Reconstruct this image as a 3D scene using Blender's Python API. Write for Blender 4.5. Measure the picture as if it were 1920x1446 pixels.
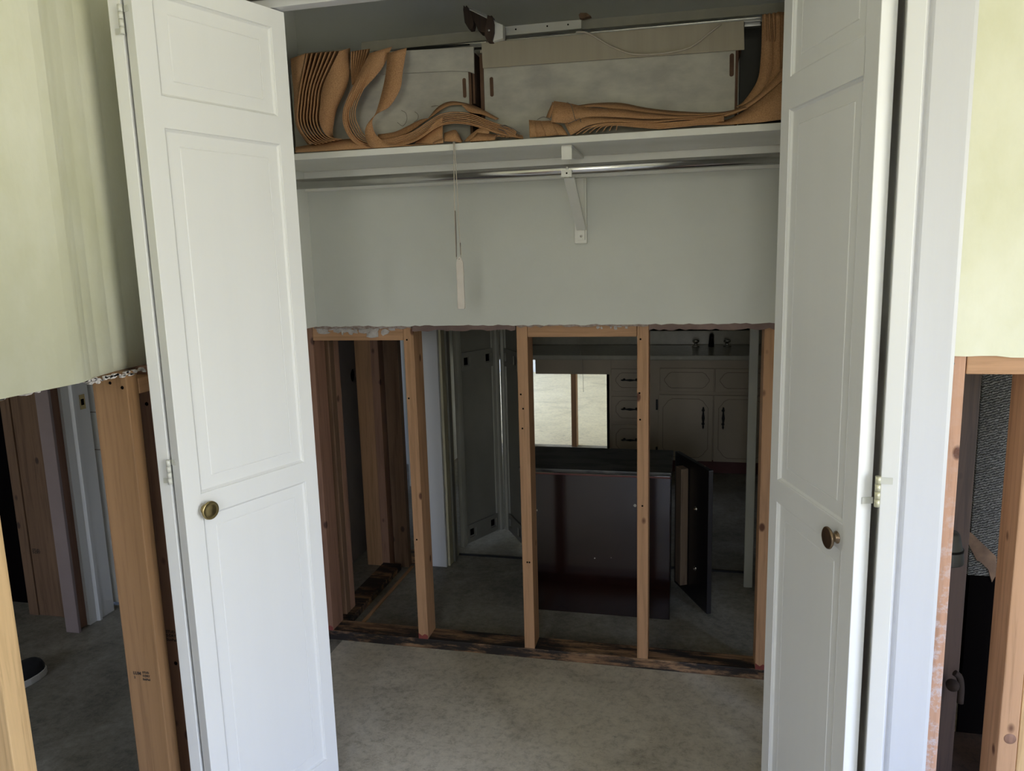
import bpy, bmesh, math, random
from mathutils import Vector, Matrix
random.seed(7)
SC = bpy.context.scene
for o in list(bpy.data.objects):
    bpy.data.objects.remove(o, do_unlink=True)

# ------------------------------------------------------------------ camera
CX, CY, FPX, EYE = 960.0, 723.0, 1411.6, 1.44
YAW, PITCH, ROLL = math.radians(13.24), math.radians(9.52), math.radians(1.585)
def _basis():
    cy, sy, cp, sp = math.cos(YAW), math.sin(YAW), math.cos(PITCH), math.sin(PITCH)
    fwd = Vector((-sy*cp, cy*cp, -sp)); right = Vector((cy, sy, 0)); down = fwd.cross(right)
    c, s = math.cos(ROLL), math.sin(ROLL)
    return c*right + s*down, -s*right + c*down, fwd
CR, CD, CF = _basis()
cam_data = bpy.data.cameras.new('camera')
cam_data.sensor_width = 36.0
cam_data.lens = 36.0*FPX/1920.0
cam_data.clip_start = 0.02
cam = bpy.data.objects.new('camera', cam_data)
SC.collection.objects.link(cam)
m = Matrix((CR, -CD, -CF)).transposed().to_4x4()
m.translation = Vector((0, 0, EYE))
cam.matrix_world = m
SC.camera = cam
def W(px, py, y):
    """point of the depth plane y seen at reference pixel px,py (authoring aid: all depths are real)"""
    d = CR*(px-CX) + CD*(py-CY) + CF*FPX
    t = y/d.y
    return Vector((d.x*t, y, EYE+d.z*t))

# ------------------------------------------------------------------ world, lights, exposure
wd = bpy.data.worlds.new('world'); SC.world = wd; wd.use_nodes = True
nt = wd.node_tree; nt.nodes.clear()
wo = nt.nodes.new('ShaderNodeOutputWorld'); bg = nt.nodes.new('ShaderNodeBackground')
tc = nt.nodes.new('ShaderNodeTexCoord'); sx = nt.nodes.new('ShaderNodeSeparateXYZ')
mr = nt.nodes.new('ShaderNodeMapRange'); mr.inputs[1].default_value = -1; mr.inputs[2].default_value = 1
rp = nt.nodes.new('ShaderNodeValToRGB')
nt.links.new(tc.outputs['Generated'], sx.inputs[0]); nt.links.new(sx.outputs['Z'], mr.inputs[0])
nt.links.new(mr.outputs[0], rp.inputs[0]); nt.links.new(rp.outputs[0], bg.inputs[0]); nt.links.new(bg.outputs[0], wo.inputs[0])
e = rp.color_ramp.elements
e[0].position = 0.0; e[0].color = (0.50, 0.47, 0.36, 1)          # sunlit lawn below the horizon
e[1].position = 1.0; e[1].color = (0.30, 0.50, 1.20, 1)           # sky overhead
for p, c in ((0.46, (0.55, 0.53, 0.42, 1)), (0.52, (0.60, 0.60, 0.54, 1)), (0.59, (0.80, 0.86, 0.97, 1)), (0.72, (0.50, 0.70, 1.25, 1))):
    q = e.new(p); q.color = c
bg.inputs[1].default_value = 20.5
def portal(name, loc, rot, sx_, sy_):
    l = bpy.data.lights.new(name, 'AREA'); l.shape = 'RECTANGLE'; l.size = sx_; l.size_y = sy_
    l.cycles.is_portal = True
    o = bpy.data.objects.new(name, l); SC.collection.objects.link(o); o.location = loc; o.rotation_euler = rot
    return o
R90 = math.pi/2
WIN_A = (-0.8, 0.5, 0.35, 2.10)          # y0,y1,z0,z1 on the right wall of the near room (x = 2.4)
FILL_WIN_B = (-0.4, 0.4, 1.00, 2.05)          # x0,x1,z0,z1 added unseen fill window behind the camera (y = -2.4)
WIN_C = (6.2, 8.6, 0.60, 2.10)           # y0,y1 bright far room (x = -4.2)
FILL_WIN_E = (3.9, 4.4, 1.20, 1.90)           # y0,y1 added unseen fill window, brightens the far sliver (x = -4.2)
FILL_WIN_D = (-2.3, -1.5, 1.0, 1.95)           # y0,y1 added unseen fill window for the hallway jamb and door (x = -4.2)
portal('daylight_a', (2.45, (WIN_A[0]+WIN_A[1])/2, (WIN_A[2]+WIN_A[3])/2), (R90, 0, R90), WIN_A[1]-WIN_A[0], WIN_A[3]-WIN_A[2])
portal('fill_daylight_b', ((FILL_WIN_B[0]+FILL_WIN_B[1])/2, -2.45, (FILL_WIN_B[2]+FILL_WIN_B[3])/2), (R90, 0, 0), FILL_WIN_B[1]-FILL_WIN_B[0], FILL_WIN_B[3]-FILL_WIN_B[2])
portal('daylight_c', (-4.25, (WIN_C[0]+WIN_C[1])/2, (WIN_C[2]+WIN_C[3])/2), (R90, 0, -R90), WIN_C[1]-WIN_C[0], WIN_C[3]-WIN_C[2])
portal('fill_daylight_e', (-4.25, (FILL_WIN_E[0]+FILL_WIN_E[1])/2, (FILL_WIN_E[2]+FILL_WIN_E[3])/2), (R90, 0, -R90), FILL_WIN_E[1]-FILL_WIN_E[0], FILL_WIN_E[3]-FILL_WIN_E[2])
portal('fill_daylight_d', ((FILL_WIN_D[0]+FILL_WIN_D[1])/2, -2.45, (FILL_WIN_D[2]+FILL_WIN_D[3])/2), (R90, 0, 0), FILL_WIN_D[1]-FILL_WIN_D[0], FILL_WIN_D[3]-FILL_WIN_D[2])
vs = SC.view_settings
SC.display_settings.display_device = 'sRGB'
vs.view_transform = 'Standard'; vs.look = 'None'; vs.gamma = 1; vs.use_curve_mapping = False
vs.exposure = 0.0

# ------------------------------------------------------------------ materials
def newmat(name):
    mt = bpy.data.materials.new(name); mt.use_nodes = True
    return mt, mt.node_tree, mt.node_tree.nodes['Principled BSDF']
def node(t, kind, **kw):
    n = t.nodes.new(kind)
    for k, v in kw.items():
        if k.startswith('i_'): n.inputs[k[2:].replace('_', ' ')].default_value = v
        else: setattr(n, k, v)
    return n
def coords(t, scale=(1, 1, 1), rnd=True):
    tc = node(t, 'ShaderNodeTexCoord'); oi = node(t, 'ShaderNodeObjectInfo')
    mu = node(t, 'ShaderNodeVectorMath', operation='SCALE'); mu.inputs[0].default_value = (13.1, 7.7, 5.3)
    t.links.new(oi.outputs['Random'], mu.inputs['Scale'])
    ad = node(t, 'ShaderNodeVectorMath', operation='ADD')
    t.links.new(tc.outputs['Object'], ad.inputs[0])
    if rnd: t.links.new(mu.outputs[0], ad.inputs[1])
    else: ad.inputs[1].default_value = (0, 0, 0)
    mp = node(t, 'ShaderNodeMapping'); mp.inputs['Scale'].default_value = scale
    t.links.new(ad.outputs[0], mp.inputs[0])
    return mp.outputs[0], ad.outputs[0]
def ramp(t, fac, stops):
    r = node(t, 'ShaderNodeValToRGB'); t.links.new(fac, r.inputs[0])
    el = r.color_ramp.elements
    el[0].position, el[0].color = stops[0][0], tuple(stops[0][1])+(1,)
    el[1].position, el[1].color = stops[-1][0], tuple(stops[-1][1])+(1,)
    for p, c in stops[1:-1]:
        q = el.new(p); q.color = tuple(c)+(1,)
    return r.outputs[0]
def mixc(t, fac, a, b, mode='MIX'):
    n = node(t, 'ShaderNodeMix', data_type='RGBA', blend_type=mode)
    for s, v in ((n.inputs[0], fac), (n.inputs[6], a), (n.inputs[7], b)):
        if hasattr(v, 'links'): t.links.new(v, s)
        elif isinstance(v, (int, float)): s.default_value = v
        else: s.default_value = tuple(v)+(1,)
    return n.outputs[2]
def bump(t, b, h, s=0.3, d=0.002):
    n = node(t, 'ShaderNodeBump'); n.inputs['Strength'].default_value = s; n.inputs['Distance'].default_value = d
    t.links.new(h, n.inputs['Height']); t.links.new(n.outputs[0], b.inputs['Normal'])
def paint(name, col, col2=None, scale=6, rough=0.45, bs=0.15, bscale=220, stretch=(1, 1, 1)):
    mt, t, b = newmat(name)
    v, raw = coords(t, stretch)
    n = node(t, 'ShaderNodeTexNoise', i_Scale=scale, i_Detail=6.0, i_Roughness=0.6); t.links.new(v, n.inputs['Vector'])
    c2 = col2 or tuple(x*0.93 for x in col)
    t.links.new(ramp(t, n.outputs['Fac'], [(0.35, c2), (0.65, col)]), b.inputs['Base Color'])
    b.inputs['Roughness'].default_value = rough
    n2 = node(t, 'ShaderNodeTexNoise', i_Scale=bscale, i_Detail=3.0); t.links.new(v, n2.inputs['Vector'])
    bump(t, b, n2.outputs['Fac'], bs, 0.001)
    return mt
def plain(name, col, rough=0.5, metal=0.0, spec=0.5, coat=0.0):
    mt, t, b = newmat(name)
    v, raw = coords(t)
    n = node(t, 'ShaderNodeTexNoise', i_Scale=30.0, i_Detail=4.0); t.links.new(v, n.inputs['Vector'])
    t.links.new(ramp(t, n.outputs['Fac'], [(0.3, tuple(x*0.88 for x in col)), (0.7, col)]), b.inputs['Base Color'])
    b.inputs['Roughness'].default_value = rough; b.inputs['Metallic'].default_value = metal
    b.inputs['Specular IOR Level'].default_value = spec; b.inputs['Coat Weight'].default_value = coat
    return mt
def wood(name, light, dark, knot, axis='z', plaster=0.0, rough=0.65, knots=True):
    mt, t, b = newmat(name)
    sc = {'x': (0.045, 1, 1), 'y': (1, 0.045, 1), 'z': (1, 1, 0.045)}[axis]
    v, raw = coords(t, sc)
    n = node(t, 'ShaderNodeTexNoise', i_Scale=75.0, i_Detail=7.0, i_Roughness=0.62, i_Distortion=0.6); t.links.new(v, n.inputs['Vector'])
    n0 = node(t, 'ShaderNodeTexNoise', i_Scale=9.0, i_Detail=2.0, i_Distortion=0.4); t.links.new(v, n0.inputs['Vector'])
    base = ramp(t, n.outputs['Fac'], [(0.36, tuple(x*0.8 for x in dark)), (0.50, light), (0.72, tuple(min(1, x*1.18) for x in light))])
    base = mixc(t, 0.5, base, ramp(t, n0.outputs['Fac'], [(0.35, dark), (0.65, light)]))
    if knots:
        mp = node(t, 'ShaderNodeMapping'); mp.inputs['Scale'].default_value = {'x': (.62, 1, 1), 'y': (1, .62, 1), 'z': (1, 1, .62)}[axis]
        t.links.new(raw, mp.inputs[0])
        vo = node(t, 'ShaderNodeTexVoronoi', i_Scale=11.0); t.links.new(mp.outputs[0], vo.inputs['Vector'])
        k = ramp(t, vo.outputs['Distance'], [(0.0, (1, 1, 1)), (0.075, (0.95, 0.95, 0.95)), (0.125, (0, 0, 0))])
        base = mixc(t, k, base, knot)
    if plaster > 0:
        n3 = node(t, 'ShaderNodeTexNoise', i_Scale=38.0, i_Detail=8.0, i_Roughness=0.75); t.links.new(raw, n3.inputs['Vector'])
        pl = ramp(t, n3.outputs['Fac'], [(0.60-0.2*plaster, (0, 0, 0)), (0.66-0.1*plaster, (0.75, 0.75, 0.75))])
        sz_ = node(t, 'ShaderNodeSeparateXYZ'); tc_ = node(t, 'ShaderNodeTexCoord'); t.links.new(tc_.outputs['Object'], sz_.inputs[0])
        hz = node(t, 'ShaderNodeMapRange'); hz.inputs[1].default_value = .45; hz.inputs[2].default_value = 1.0; hz.inputs[3].default_value = 1; hz.inputs[4].default_value = 0.08
        t.links.new(sz_.outputs['Z'], hz.inputs[0])
        mm = node(t, 'ShaderNodeMath', operation='MULTIPLY'); t.links.new(pl, mm.inputs[0]); t.links.new(hz.outputs[0], mm.inputs[1])
        base = mixc(t, mm.outputs[0], base, (0.56, 0.52, 0.54))
    t.links.new(base, b.inputs['Base Color']); b.inputs['Roughness'].default_value = rough
    bump(t, b, n.outputs['Fac'], 0.25, 0.001)
    return mt
FIR = ((0.50, 0.285, 0.155), (0.38, 0.205, 0.10), (0.10, 0.032, 0.012))
M = {}
M['fir_z'] = wood('fir_lumber_upright', *FIR)
M['fir_x'] = wood('fir_lumber_along_wall', *FIR, axis='x')
M['fir_y'] = wood('fir_lumber_into_room', *FIR, axis='y')
M['fir_plaster'] = wood('fir_lumber_with_plaster_smears', (0.54, 0.31, 0.20), (0.43, 0.235, 0.14), (0.10, 0.032, 0.012), plaster=0.60)
M['fir_pale'] = wood('pale_fir_lumber', (0.66, 0.44, 0.22), (0.52, 0.32, 0.14), (0.16, 0.06, 0.02))
M['fir_red'] = wood('reddish_old_lumber', (0.29, 0.155, 0.100), (0.20, 0.100, 0.062), (0.07, 0.03, 0.02))
M['fir_brown'] = wood('weathered_brown_lumber', (0.19, 0.11, 0.062), (0.11, 0.058, 0.032), (0.05, 0.025, 0.018))
M['fir_shade'] = wood('amber_old_lumber', (0.27, 0.150, 0.068), (0.20, 0.105, 0.045), (0.06, 0.025, 0.012))
M['oldwood_shade'] = wood('split_wood_with_shade', (0.060, 0.034, 0.022), (0.026, 0.015, 0.010), (0.02, 0.01, 0.008))  # split bracket wood, made darker as shade for the cavity stud and floor
M['redmark'] = plain('red_marking_paint', (0.24, 0.05, 0.04), 0.8)
M['plate'] = wood('water_stained_plate', (0.27, 0.15, 0.075), (0.022, 0.013, 0.009), (0.015, 0.01, 0.01), axis='x')
def _plate():
    mt, t, b = newmat('water_stained_plate')
    v, raw = coords(t, (0.05, 1, 1)); v2, _ = coords(t, (0.22, 1, 1))
    n = node(t, 'ShaderNodeTexNoise', i_Scale=70.0, i_Detail=7.0, i_Distortion=0.6); t.links.new(v, n.inputs['Vector'])
    base = ramp(t, n.outputs['Fac'], [(0.36, (0.12, 0.062, 0.03)), (0.5, (0.27, 0.15, 0.075)), (0.72, (0.36, 0.22, 0.12))])
    m1 = node(t, 'ShaderNodeTexNoise', i_Scale=13.0, i_Detail=9.0, i_Roughness=0.75); t.links.new(v2, m1.inputs['Vector'])
    base = mixc(t, ramp(t, m1.outputs['Fac'], [(0.46, (1, 1, 1)), (0.55, (0, 0, 0))]), base, (0.016, 0.011, 0.009))
    t.links.new(base, b.inputs['Base Color']); b.inputs['Roughness'].default_value = 0.6
    bump(t, b, n.outputs['Fac'], 0.5, 0.002)
    return mt
M['plate'] = _plate()
M['wall'] = paint('pale_green_wall_paint', (0.67, 0.675, 0.62), (0.64, 0.645, 0.59), 5, 0.7, 0.3, 90)
M['cream'] = paint('cream_textured_wall_paint', (0.76, 0.755, 0.61), (0.66, 0.655, 0.47), 5, 0.75, 0.4, 70, (1, 1, 0.6))
M['ceiling'] = paint('ceiling_white', (0.80, 0.80, 0.78), None, 5, 0.8)
M['door'] = paint('white_gloss_door_paint', (0.77, 0.77, 0.76), (0.75, 0.75, 0.74), 8, 0.38, 0.12, 160, (1, 1, 0.06))
M['trim'] = paint('white_trim_paint', (0.61, 0.61, 0.62), (0.58, 0.58, 0.59), 8, 0.4, 0.15, 120, (1, 1, 0.1))
M['shelfw'] = paint('white_shelf_paint', (0.80, 0.785, 0.72), (0.75, 0.735, 0.67), 8, 0.45, 0.2, 120)
M['gypsum'] = paint('torn_gypsum', (0.42, 0.36, 0.33), (0.24, 0.17, 0.14), 60, 0.9, 0.8, 60)
M['paper'] = paint('brown_drywall_paper', (0.22, 0.15, 0.13), (0.15, 0.10, 0.09), 12, 0.85)
M['sheetback'] = paint('grey_drywall_back', (0.235, 0.205, 0.195), (0.20, 0.17, 0.165), 4, 0.85, 0.1)
M['residue'] = paint('plaster_residue', (0.55, 0.52, 0.50), (0.40, 0.36, 0.34), 50, 0.9, 0.8, 80)
M['brass'] = plain('aged_brass', (0.42, 0.33, 0.16), 0.28, 1.0)
M['bronze'] = plain('dark_brass', (0.28, 0.20, 0.13), 0.3, 1.0)
M['hinge'] = plain('painted_hinge', (0.66, 0.66, 0.60), 0.35)
M['hinge2'] = plain('yellowed_metal_hinge', (0.62, 0.60, 0.42), 0.3, 0.4)
M['chrome'] = plain('chrome_tube', (0.60, 0.59, 0.57), 0.22, 1.0)
M['alu'] = plain('aluminium_track', (0.45, 0.45, 0.45), 0.35, 0.9)
M['black'] = plain('black_iron', (0.012, 0.012, 0.012), 0.45, 0.3)
M['hole'] = plain('dark_hole_and_shade', (0.005, 0.004, 0.004), 1.0, 0.0, 0.0)  # holes, and the black walls that stand in for deep shade
M['screw'] = plain('bright_screw', (0.6, 0.58, 0.55), 0.25, 1.0)
M['card'] = paint('white_faced_cardboard', (0.52, 0.50, 0.43), (0.38, 0.36, 0.32), 9, 0.85, 0.2, 60, (1, 1, 2.0))
M['card_lid'] = paint('tan_cardboard_lid', (0.40, 0.355, 0.275), (0.37, 0.325, 0.25), 6, 0.85, 0.5, 25, (6, 1, 0.3))
M['kraft'] = paint('brown_cardboard_edge', (0.14, 0.075, 0.045), (0.07, 0.035, 0.02), 12, 0.9)
M['valance'] = plain('cream_valance', (0.44, 0.42, 0.35), 0.6)
M['cord'] = plain('cream_cord', (0.50, 0.44, 0.36), 0.7)
M['cordgrime'] = plain('grimy_cord', (0.16, 0.13, 0.11), 0.8)
M['pull'] = plain('cream_plastic', (0.62, 0.56, 0.50), 0.45)
M['metaldoor'] = paint('dark_painted_steel', (0.215, 0.205, 0.17), (0.19, 0.18, 0.15), 5, 0.5, 0.1)
M['metaledge'] = paint('ivory_painted_steel', (0.34, 0.33, 0.28), (0.30, 0.29, 0.24), 5, 0.5, 0.1)
M['jambyellow'] = paint('yellowed_jamb', (0.52, 0.48, 0.33), (0.46, 0.42, 0.29), 5, 0.5)
M['vanity'] = paint('cream_cabinet_paint', (0.46, 0.38, 0.28), (0.43, 0.355, 0.26), 6, 0.5, 0.1)
M['vanityline'] = plain('cabinet_groove_line', (0.17, 0.13, 0.10), 0.6)
M['counter'] = plain('countertop', (0.46, 0.43, 0.35), 0.25)
M['toekick'] = plain('dark_red_toe_kick', (0.12, 0.035, 0.03), 0.6)
M['cherry'] = None
M['rawwood'] = wood('raw_plywood', (0.22, 0.15, 0.095), (0.12, 0.08, 0.05), (0.04, 0.03, 0.02))
M['rubber'] = plain('white_rubber', (0.62, 0.60, 0.56), 0.6)
M['canvas'] = plain('black_canvas', (0.012, 0.012, 0.014), 0.8)
M['ink'] = plain('black_stamp_ink', (0.03, 0.022, 0.018), 0.8)
M['tarpaper'] = paint('brown_building_paper', (0.30, 0.19, 0.12), (0.16, 0.10, 0.07), 14, 0.85, 0.5, 40)
M['flue'] = plain('galvanised_pipe', (0.16, 0.17, 0.16), 0.5, 0.6)
M['darkened'] = plain('darkened_metal', (0.035, 0.024, 0.018), 0.9, 0.0, 0.2)  # near-black rough metal of the valve
def _cherry():
    mt, t, b = newmat('glossy_dark_cherry')
    v, raw = coords(t, (1, 1, 0.15))
    n = node(t, 'ShaderNodeTexNoise', i_Scale=20.0, i_Detail=5.0); t.links.new(v, n.inputs['Vector'])
    t.links.new(ramp(t, n.outputs['Fac'], [(0.3, (0.009, 0.0025, 0.002)), (0.7, (0.013, 0.0035, 0.0025))]), b.inputs['Base Color'])
    b.inputs['Roughness'].default_value = 0.16; b.inputs['Coat Weight'].default_value = 0.5; b.inputs['Coat Roughness'].default_value = 0.08
    return mt
M['cherry'] = _cherry()
def _dusty():
    mt, t, b = newmat('dusty_black_laminate')
    v, raw = coords(t, (0.45, 1, 1))
    n = node(t, 'ShaderNodeTexNoise', i_Scale=15.0, i_Detail=6.0); t.links.new(v, n.inputs['Vector'])
    t.links.new(ramp(t, n.outputs['Fac'], [(0.40, (0.010, 0.010, 0.010)), (0.50, (0.055, 0.053, 0.048))]), b.inputs['Base Color'])
    b.inputs['Roughness'].default_value = 0.4
    return mt
M['dusty'] = _dusty()
M['blackwood'] = plain('black_painted_wood', (0.010, 0.008, 0.008), 0.35)
def _vane():
    mt, t, b = newmat('rust_brown_woven_fabric')
    v, raw = coords(t, (1, 1, 1))
    n = node(t, 'ShaderNodeTexNoise', i_Scale=420.0, i_Detail=2.0); t.links.new(v, n.inputs['Vector'])
    n1 = node(t, 'ShaderNodeTexNoise', i_Scale=7.0, i_Detail=3.0); t.links.new(v, n1.inputs['Vector'])
    c = ramp(t, n.outputs['Fac'], [(0.35, (0.31, 0.150, 0.065)), (0.65, (0.56, 0.310, 0.150))])
    c = mixc(t, 0.35, c, ramp(t, n1.outputs['Fac'], [(0.35, (0.34, 0.175, 0.08)), (0.65, (0.50, 0.30, 0.150))]))
    t.links.new(c, b.inputs['Base Color']); b.inputs['Roughness'].default_value = 0.85
    bump(t, b, n.outputs['Fac'], 0.4, 0.001)
    return mt
M['vane'] = _vane()
def _concrete(name, cols, pale):
    mt, t, b = newmat(name)
    tc = node(t, 'ShaderNodeTexCoord')
    def noise(s, d=6.0, r=0.6, dist=0.0, stretch=None):
        n = node(t, 'ShaderNodeTexNoise', i_Scale=s, i_Detail=d, i_Roughness=r, i_Distortion=dist)
        if stretch:
            mp = node(t, 'ShaderNodeMapping'); mp.inputs['Scale'].default_value = stretch[0]; mp.inputs['Rotation'].default_value = (0, 0, stretch[1])
            t.links.new(tc.outputs['Object'], mp.inputs[0]); t.links.new(mp.outputs[0], n.inputs['Vector'])
        else: t.links.new(tc.outputs['Object'], n.inputs['Vector'])
        return n.outputs['Fac']
    a = noise(3.2, 7, 0.65, 0.8)
    base = ramp(t, a, [(0.36, tuple(x*0.82 for x in cols[0])), (0.5, cols[1]), (0.64, cols[2])])
    f = noise(34, 10, 0.82, 0.25)
    base = mixc(t, 0.5, base, ramp(t, f, [(0.38, tuple(x*0.55 for x in cols[0])), (0.5, cols[1]), (0.64, cols[2])]))
    # pale flecks of plaster dust and dark scratches
    g = noise(70, 5, 0.7, 1.0, ((1, 3, 1), 0.6))
    base = mixc(t, ramp(t, g, [(0.64, (0, 0, 0)), (0.70, (0.75, 0.75, 0.75))]), base, pale)
    k = noise(16, 3, 0.5, 2.5, ((1, 6, 1), -0.4))
    base = mixc(t, ramp(t, k, [(0.25, (0.6, 0.6, 0.6)), (0.29, (0, 0, 0))]), base, tuple(x*0.3 for x in cols[0]))
    t.links.new(base, b.inputs['Base Color'])
    t.links.new(ramp(t, f, [(0.3, (0.42, 0.42, 0.42)), (0.7, (0.62, 0.62, 0.62))]), b.inputs['Roughness'])
    bump(t, b, f, 0.35, 0.003)
    return mt
M['concrete'] = _concrete('scarred_concrete_slab', ((0.37, 0.320, 0.245), (0.52, 0.460, 0.355), (0.66, 0.595, 0.475)), (0.72, 0.69, 0.63))
def _stucco():
    mt, t, b = newmat('combed_plaster_back')
    tc = node(t, 'ShaderNodeTexCoord')
    mp = node(t, 'ShaderNodeMapping'); mp.inputs['Rotation'].default_value = (0, math.radians(18), 0); t.links.new(tc.outputs['Object'], mp.inputs[0])
    w = node(t, 'ShaderNodeTexWave', bands_direction='Z', i_Scale=46.0, i_Distortion=5.0, i_Detail=3.0); w.inputs['Detail Scale'].default_value = 4.0
    t.links.new(mp.outputs[0], w.inputs['Vector'])
    t.links.new(ramp(t, w.outputs['Fac'], [(0.2, (0.10, 0.10, 0.095)), (0.7, (0.42, 0.42, 0.40))]), b.inputs['Base Color'])
    b.inputs['Roughness'].default_value = 0.9
    bump(t, b, w.outputs['Fac'], 1.0, 0.01)
    return mt
M['stucco'] = _stucco()
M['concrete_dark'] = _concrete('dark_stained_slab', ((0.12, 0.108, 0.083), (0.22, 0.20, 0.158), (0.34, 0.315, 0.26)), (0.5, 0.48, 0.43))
M['lit_floor_tint'] = _concrete('swirled_floor_warm_light', ((0.58, 0.51, 0.33), (0.68, 0.60, 0.40), (0.76, 0.68, 0.46)), (0.8, 0.73, 0.52))  # warm sunlight is put into this floor colour

# ------------------------------------------------------------------ mesh helpers
class MB:
    def __init__(s): s.v = []; s.f = []; s.sm = []
    def add(s, vs, fs, smooth=False):
        o = len(s.v); s.v += [Vector(v) for v in vs]; s.f += [tuple(i+o for i in f) for f in fs]; s.sm += [smooth]*len(fs)
        return s
    def box(s, x0, x1, y0, y1, z0, z1):
        vs = [(x, y, z) for z in (z0, z1) for y in (y0, y1) for x in (x0, x1)]
        return s.add(vs, [(0, 2, 3, 1), (4, 5, 7, 6), (0, 1, 5, 4), (2, 6, 7, 3), (0, 4, 6, 2), (1, 3, 7, 5)])
    def prism(s, pts, d):
        """polygon pts (3d) extruded by vector d"""
        n = len(pts); d = Vector(d); a = [Vector(p) for p in pts]
        vs = a+[p+d for p in a]
        nrm = Vector((0, 0, 0))
        for i in range(n): nrm += a[i].cross(a[(i+1) % n])
        fs = [tuple(range(n)), tuple(range(2*n-1, n-1, -1))]+[(i, i+n, (i+1) % n+n, (i+1) % n) for i in range(n)]
        if nrm.dot(d) > 0: fs = [tuple(reversed(f)) for f in fs]
        return s.add(vs, fs)
    def tube(s, pts, r, n=10, caps=True):
        pts = [Vector(p) for p in pts]; rs = r if isinstance(r, (list, tuple)) else [r]*len(pts)
        vs = []; fs = []; up = None
        for i, p in enumerate(pts):
            t = (pts[min(i+1, len(pts)-1)]-pts[max(i-1, 0)]).normalized()
            if up is None: up = Vector((0, 0, 1)) if abs(t.z) < .9 else Vector((1, 0, 0))
            a = (up-t*up.dot(t)).normalized(); b = t.cross(a); up = a
            for k in range(n):
                q = 2*math.pi*k/n; vs.append(p+(a*math.cos(q)+b*math.sin(q))*rs[i])
        for i in range(len(pts)-1):
            for k in range(n):
                k2 = (k+1) % n; fs.append((i*n+k, i*n+k2, (i+1)*n+k2, (i+1)*n+k))
        s.add(vs, fs, True)
        if caps:
            o = len(s.v)-len(vs)
            s.f += [tuple(o+k for k in reversed(range(n))), tuple(o+len(vs)-n+k for k in range(n))]; s.sm += [False, False]
        return s
    def lathe(s, base, axis, prof, n=24):
        """prof: (distance along axis, radius)"""
        axis = Vector(axis).normalized(); base = Vector(base)
        a = axis.orthogonal().normalized(); b = axis.cross(a)
        vs = []; fs = []
        for h, r in prof:
            for k in range(n):
                q = 2*math.pi*k/n; vs.append(base+axis*h+(a*math.cos(q)+b*math.sin(q))*r)
        for i in range(len(prof)-1):
            for k in range(n):
                k2 = (k+1) % n; fs.append((i*n+k, i*n+k2, (i+1)*n+k2, (i+1)*n+k))
        s.add(vs, fs, True)
        o = len(s.v)-len(vs)
        s.f += [tuple(o+k for k in reversed(range(n))), tuple(o+len(vs)-n+k for k in range(n))]; s.sm += [True, True]
        return s
    def ribbon(s, A, B, th=0.0009, nn=26):
        """two edge polylines of a strip of cloth, splined; th = thickness"""
        A = spline(A, nn); B = spline(B, nn)
        vs = []
        for i in range(len(A)):
            t = (A[min(i+1, len(A)-1)]-A[max(i-1, 0)]); w = B[i]-A[i]
            n = t.cross(w)
            n = n.normalized()*th if n.length > 1e-9 else Vector((0, 0, th))
            vs += [A[i]+n, B[i]+n, B[i]-n, A[i]-n]
        fs = []
        for i in range(len(A)-1):
            a = i*4; b = a+4
            for k in range(4): fs.append((a+k, b+k, b+(k+1) % 4, a+(k+1) % 4))
        s.add(vs, fs, True)
        o = len(s.v)-len(vs); L = len(vs)-4
        s.f += [(o, o+1, o+2, o+3), (o+L+3, o+L+2, o+L+1, o+L)]; s.sm += [False, False]
        return s
def spline(P, n):
    P = [Vector(p) for p in P]
    if len(P) == 2: return [P[0].lerp(P[1], i/(n-1)) for i in range(n)]
    out = []
    for i in range(n):
        u = i/(n-1)*(len(P)-1); k = min(int(u), len(P)-2); f = u-k
        p0 = P[k-1] if k > 0 else P[0]*2-P[1]; p1 = P[k]; p2 = P[k+1]; p3 = P[k+2] if k+2 < len(P) else P[-1]*2-P[-2]
        out.append(0.5*((2*p1)+(p2-p0)*f+(2*p0-5*p1+4*p2-p3)*f*f+(3*p1-p0-3*p2+p3)*f**3))
    return out
def tag(o, label=None, cat=None, group=None, kind=None):
    if label: o['label'] = label
    if cat: o['category'] = cat
    if group: o['group'] = group
    if kind: o['kind'] = kind
    return o
def wpos(o):
    p = Vector((0, 0, 0))
    while o is not None: p += o.location; o = o.parent
    return p
def build(mb, name, mat, parent=None, bevel=0.0, label=None, seg=2):
    """links the collected shapes (world coordinates) as ONE object with its origin at its base"""
    me = bpy.data.meshes.new(name)
    if parent is None:
        xs = [v.x for v in mb.v]; ys = [v.y for v in mb.v]; zs = [v.z for v in mb.v]
        org = Vector(((min(xs)+max(xs))/2, (min(ys)+max(ys))/2, min(zs)))
        loc = org
    else:
        org = wpos(parent); loc = Vector((0, 0, 0))
    me.from_pydata([v-org for v in mb.v], [], mb.f); me.update()
    for i, p in enumerate(me.polygons): p.use_smooth = mb.sm[i]
    bm = bmesh.new(); bm.from_mesh(me); bmesh.ops.recalc_face_normals(bm, faces=bm.faces)
    if bevel > 0:
        ed = [e for e in bm.edges if len(e.link_faces) == 2 and e.calc_face_angle(0) > 0.6 and not (e.link_faces[0].smooth or e.link_faces[1].smooth)]
        bmesh.ops.bevel(bm, geom=ed, offset=bevel, segments=seg, profile=0.6, affect='EDGES', clamp_overlap=True)
    bm.to_mesh(me); bm.free()
    me.materials.append(mat)
    o = bpy.data.objects.new(name, me); SC.collection.objects.link(o)
    o.location = loc
    if parent is not None: o.parent = parent
    if label: o['label'] = label
    return o
def thing(name, loc, label, cat, group=None):
    o = bpy.data.objects.new(name, None); SC.collection.objects.link(o); o.location = loc; o.empty_display_size = 0.05
    return tag(o, label, cat, group)
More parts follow.
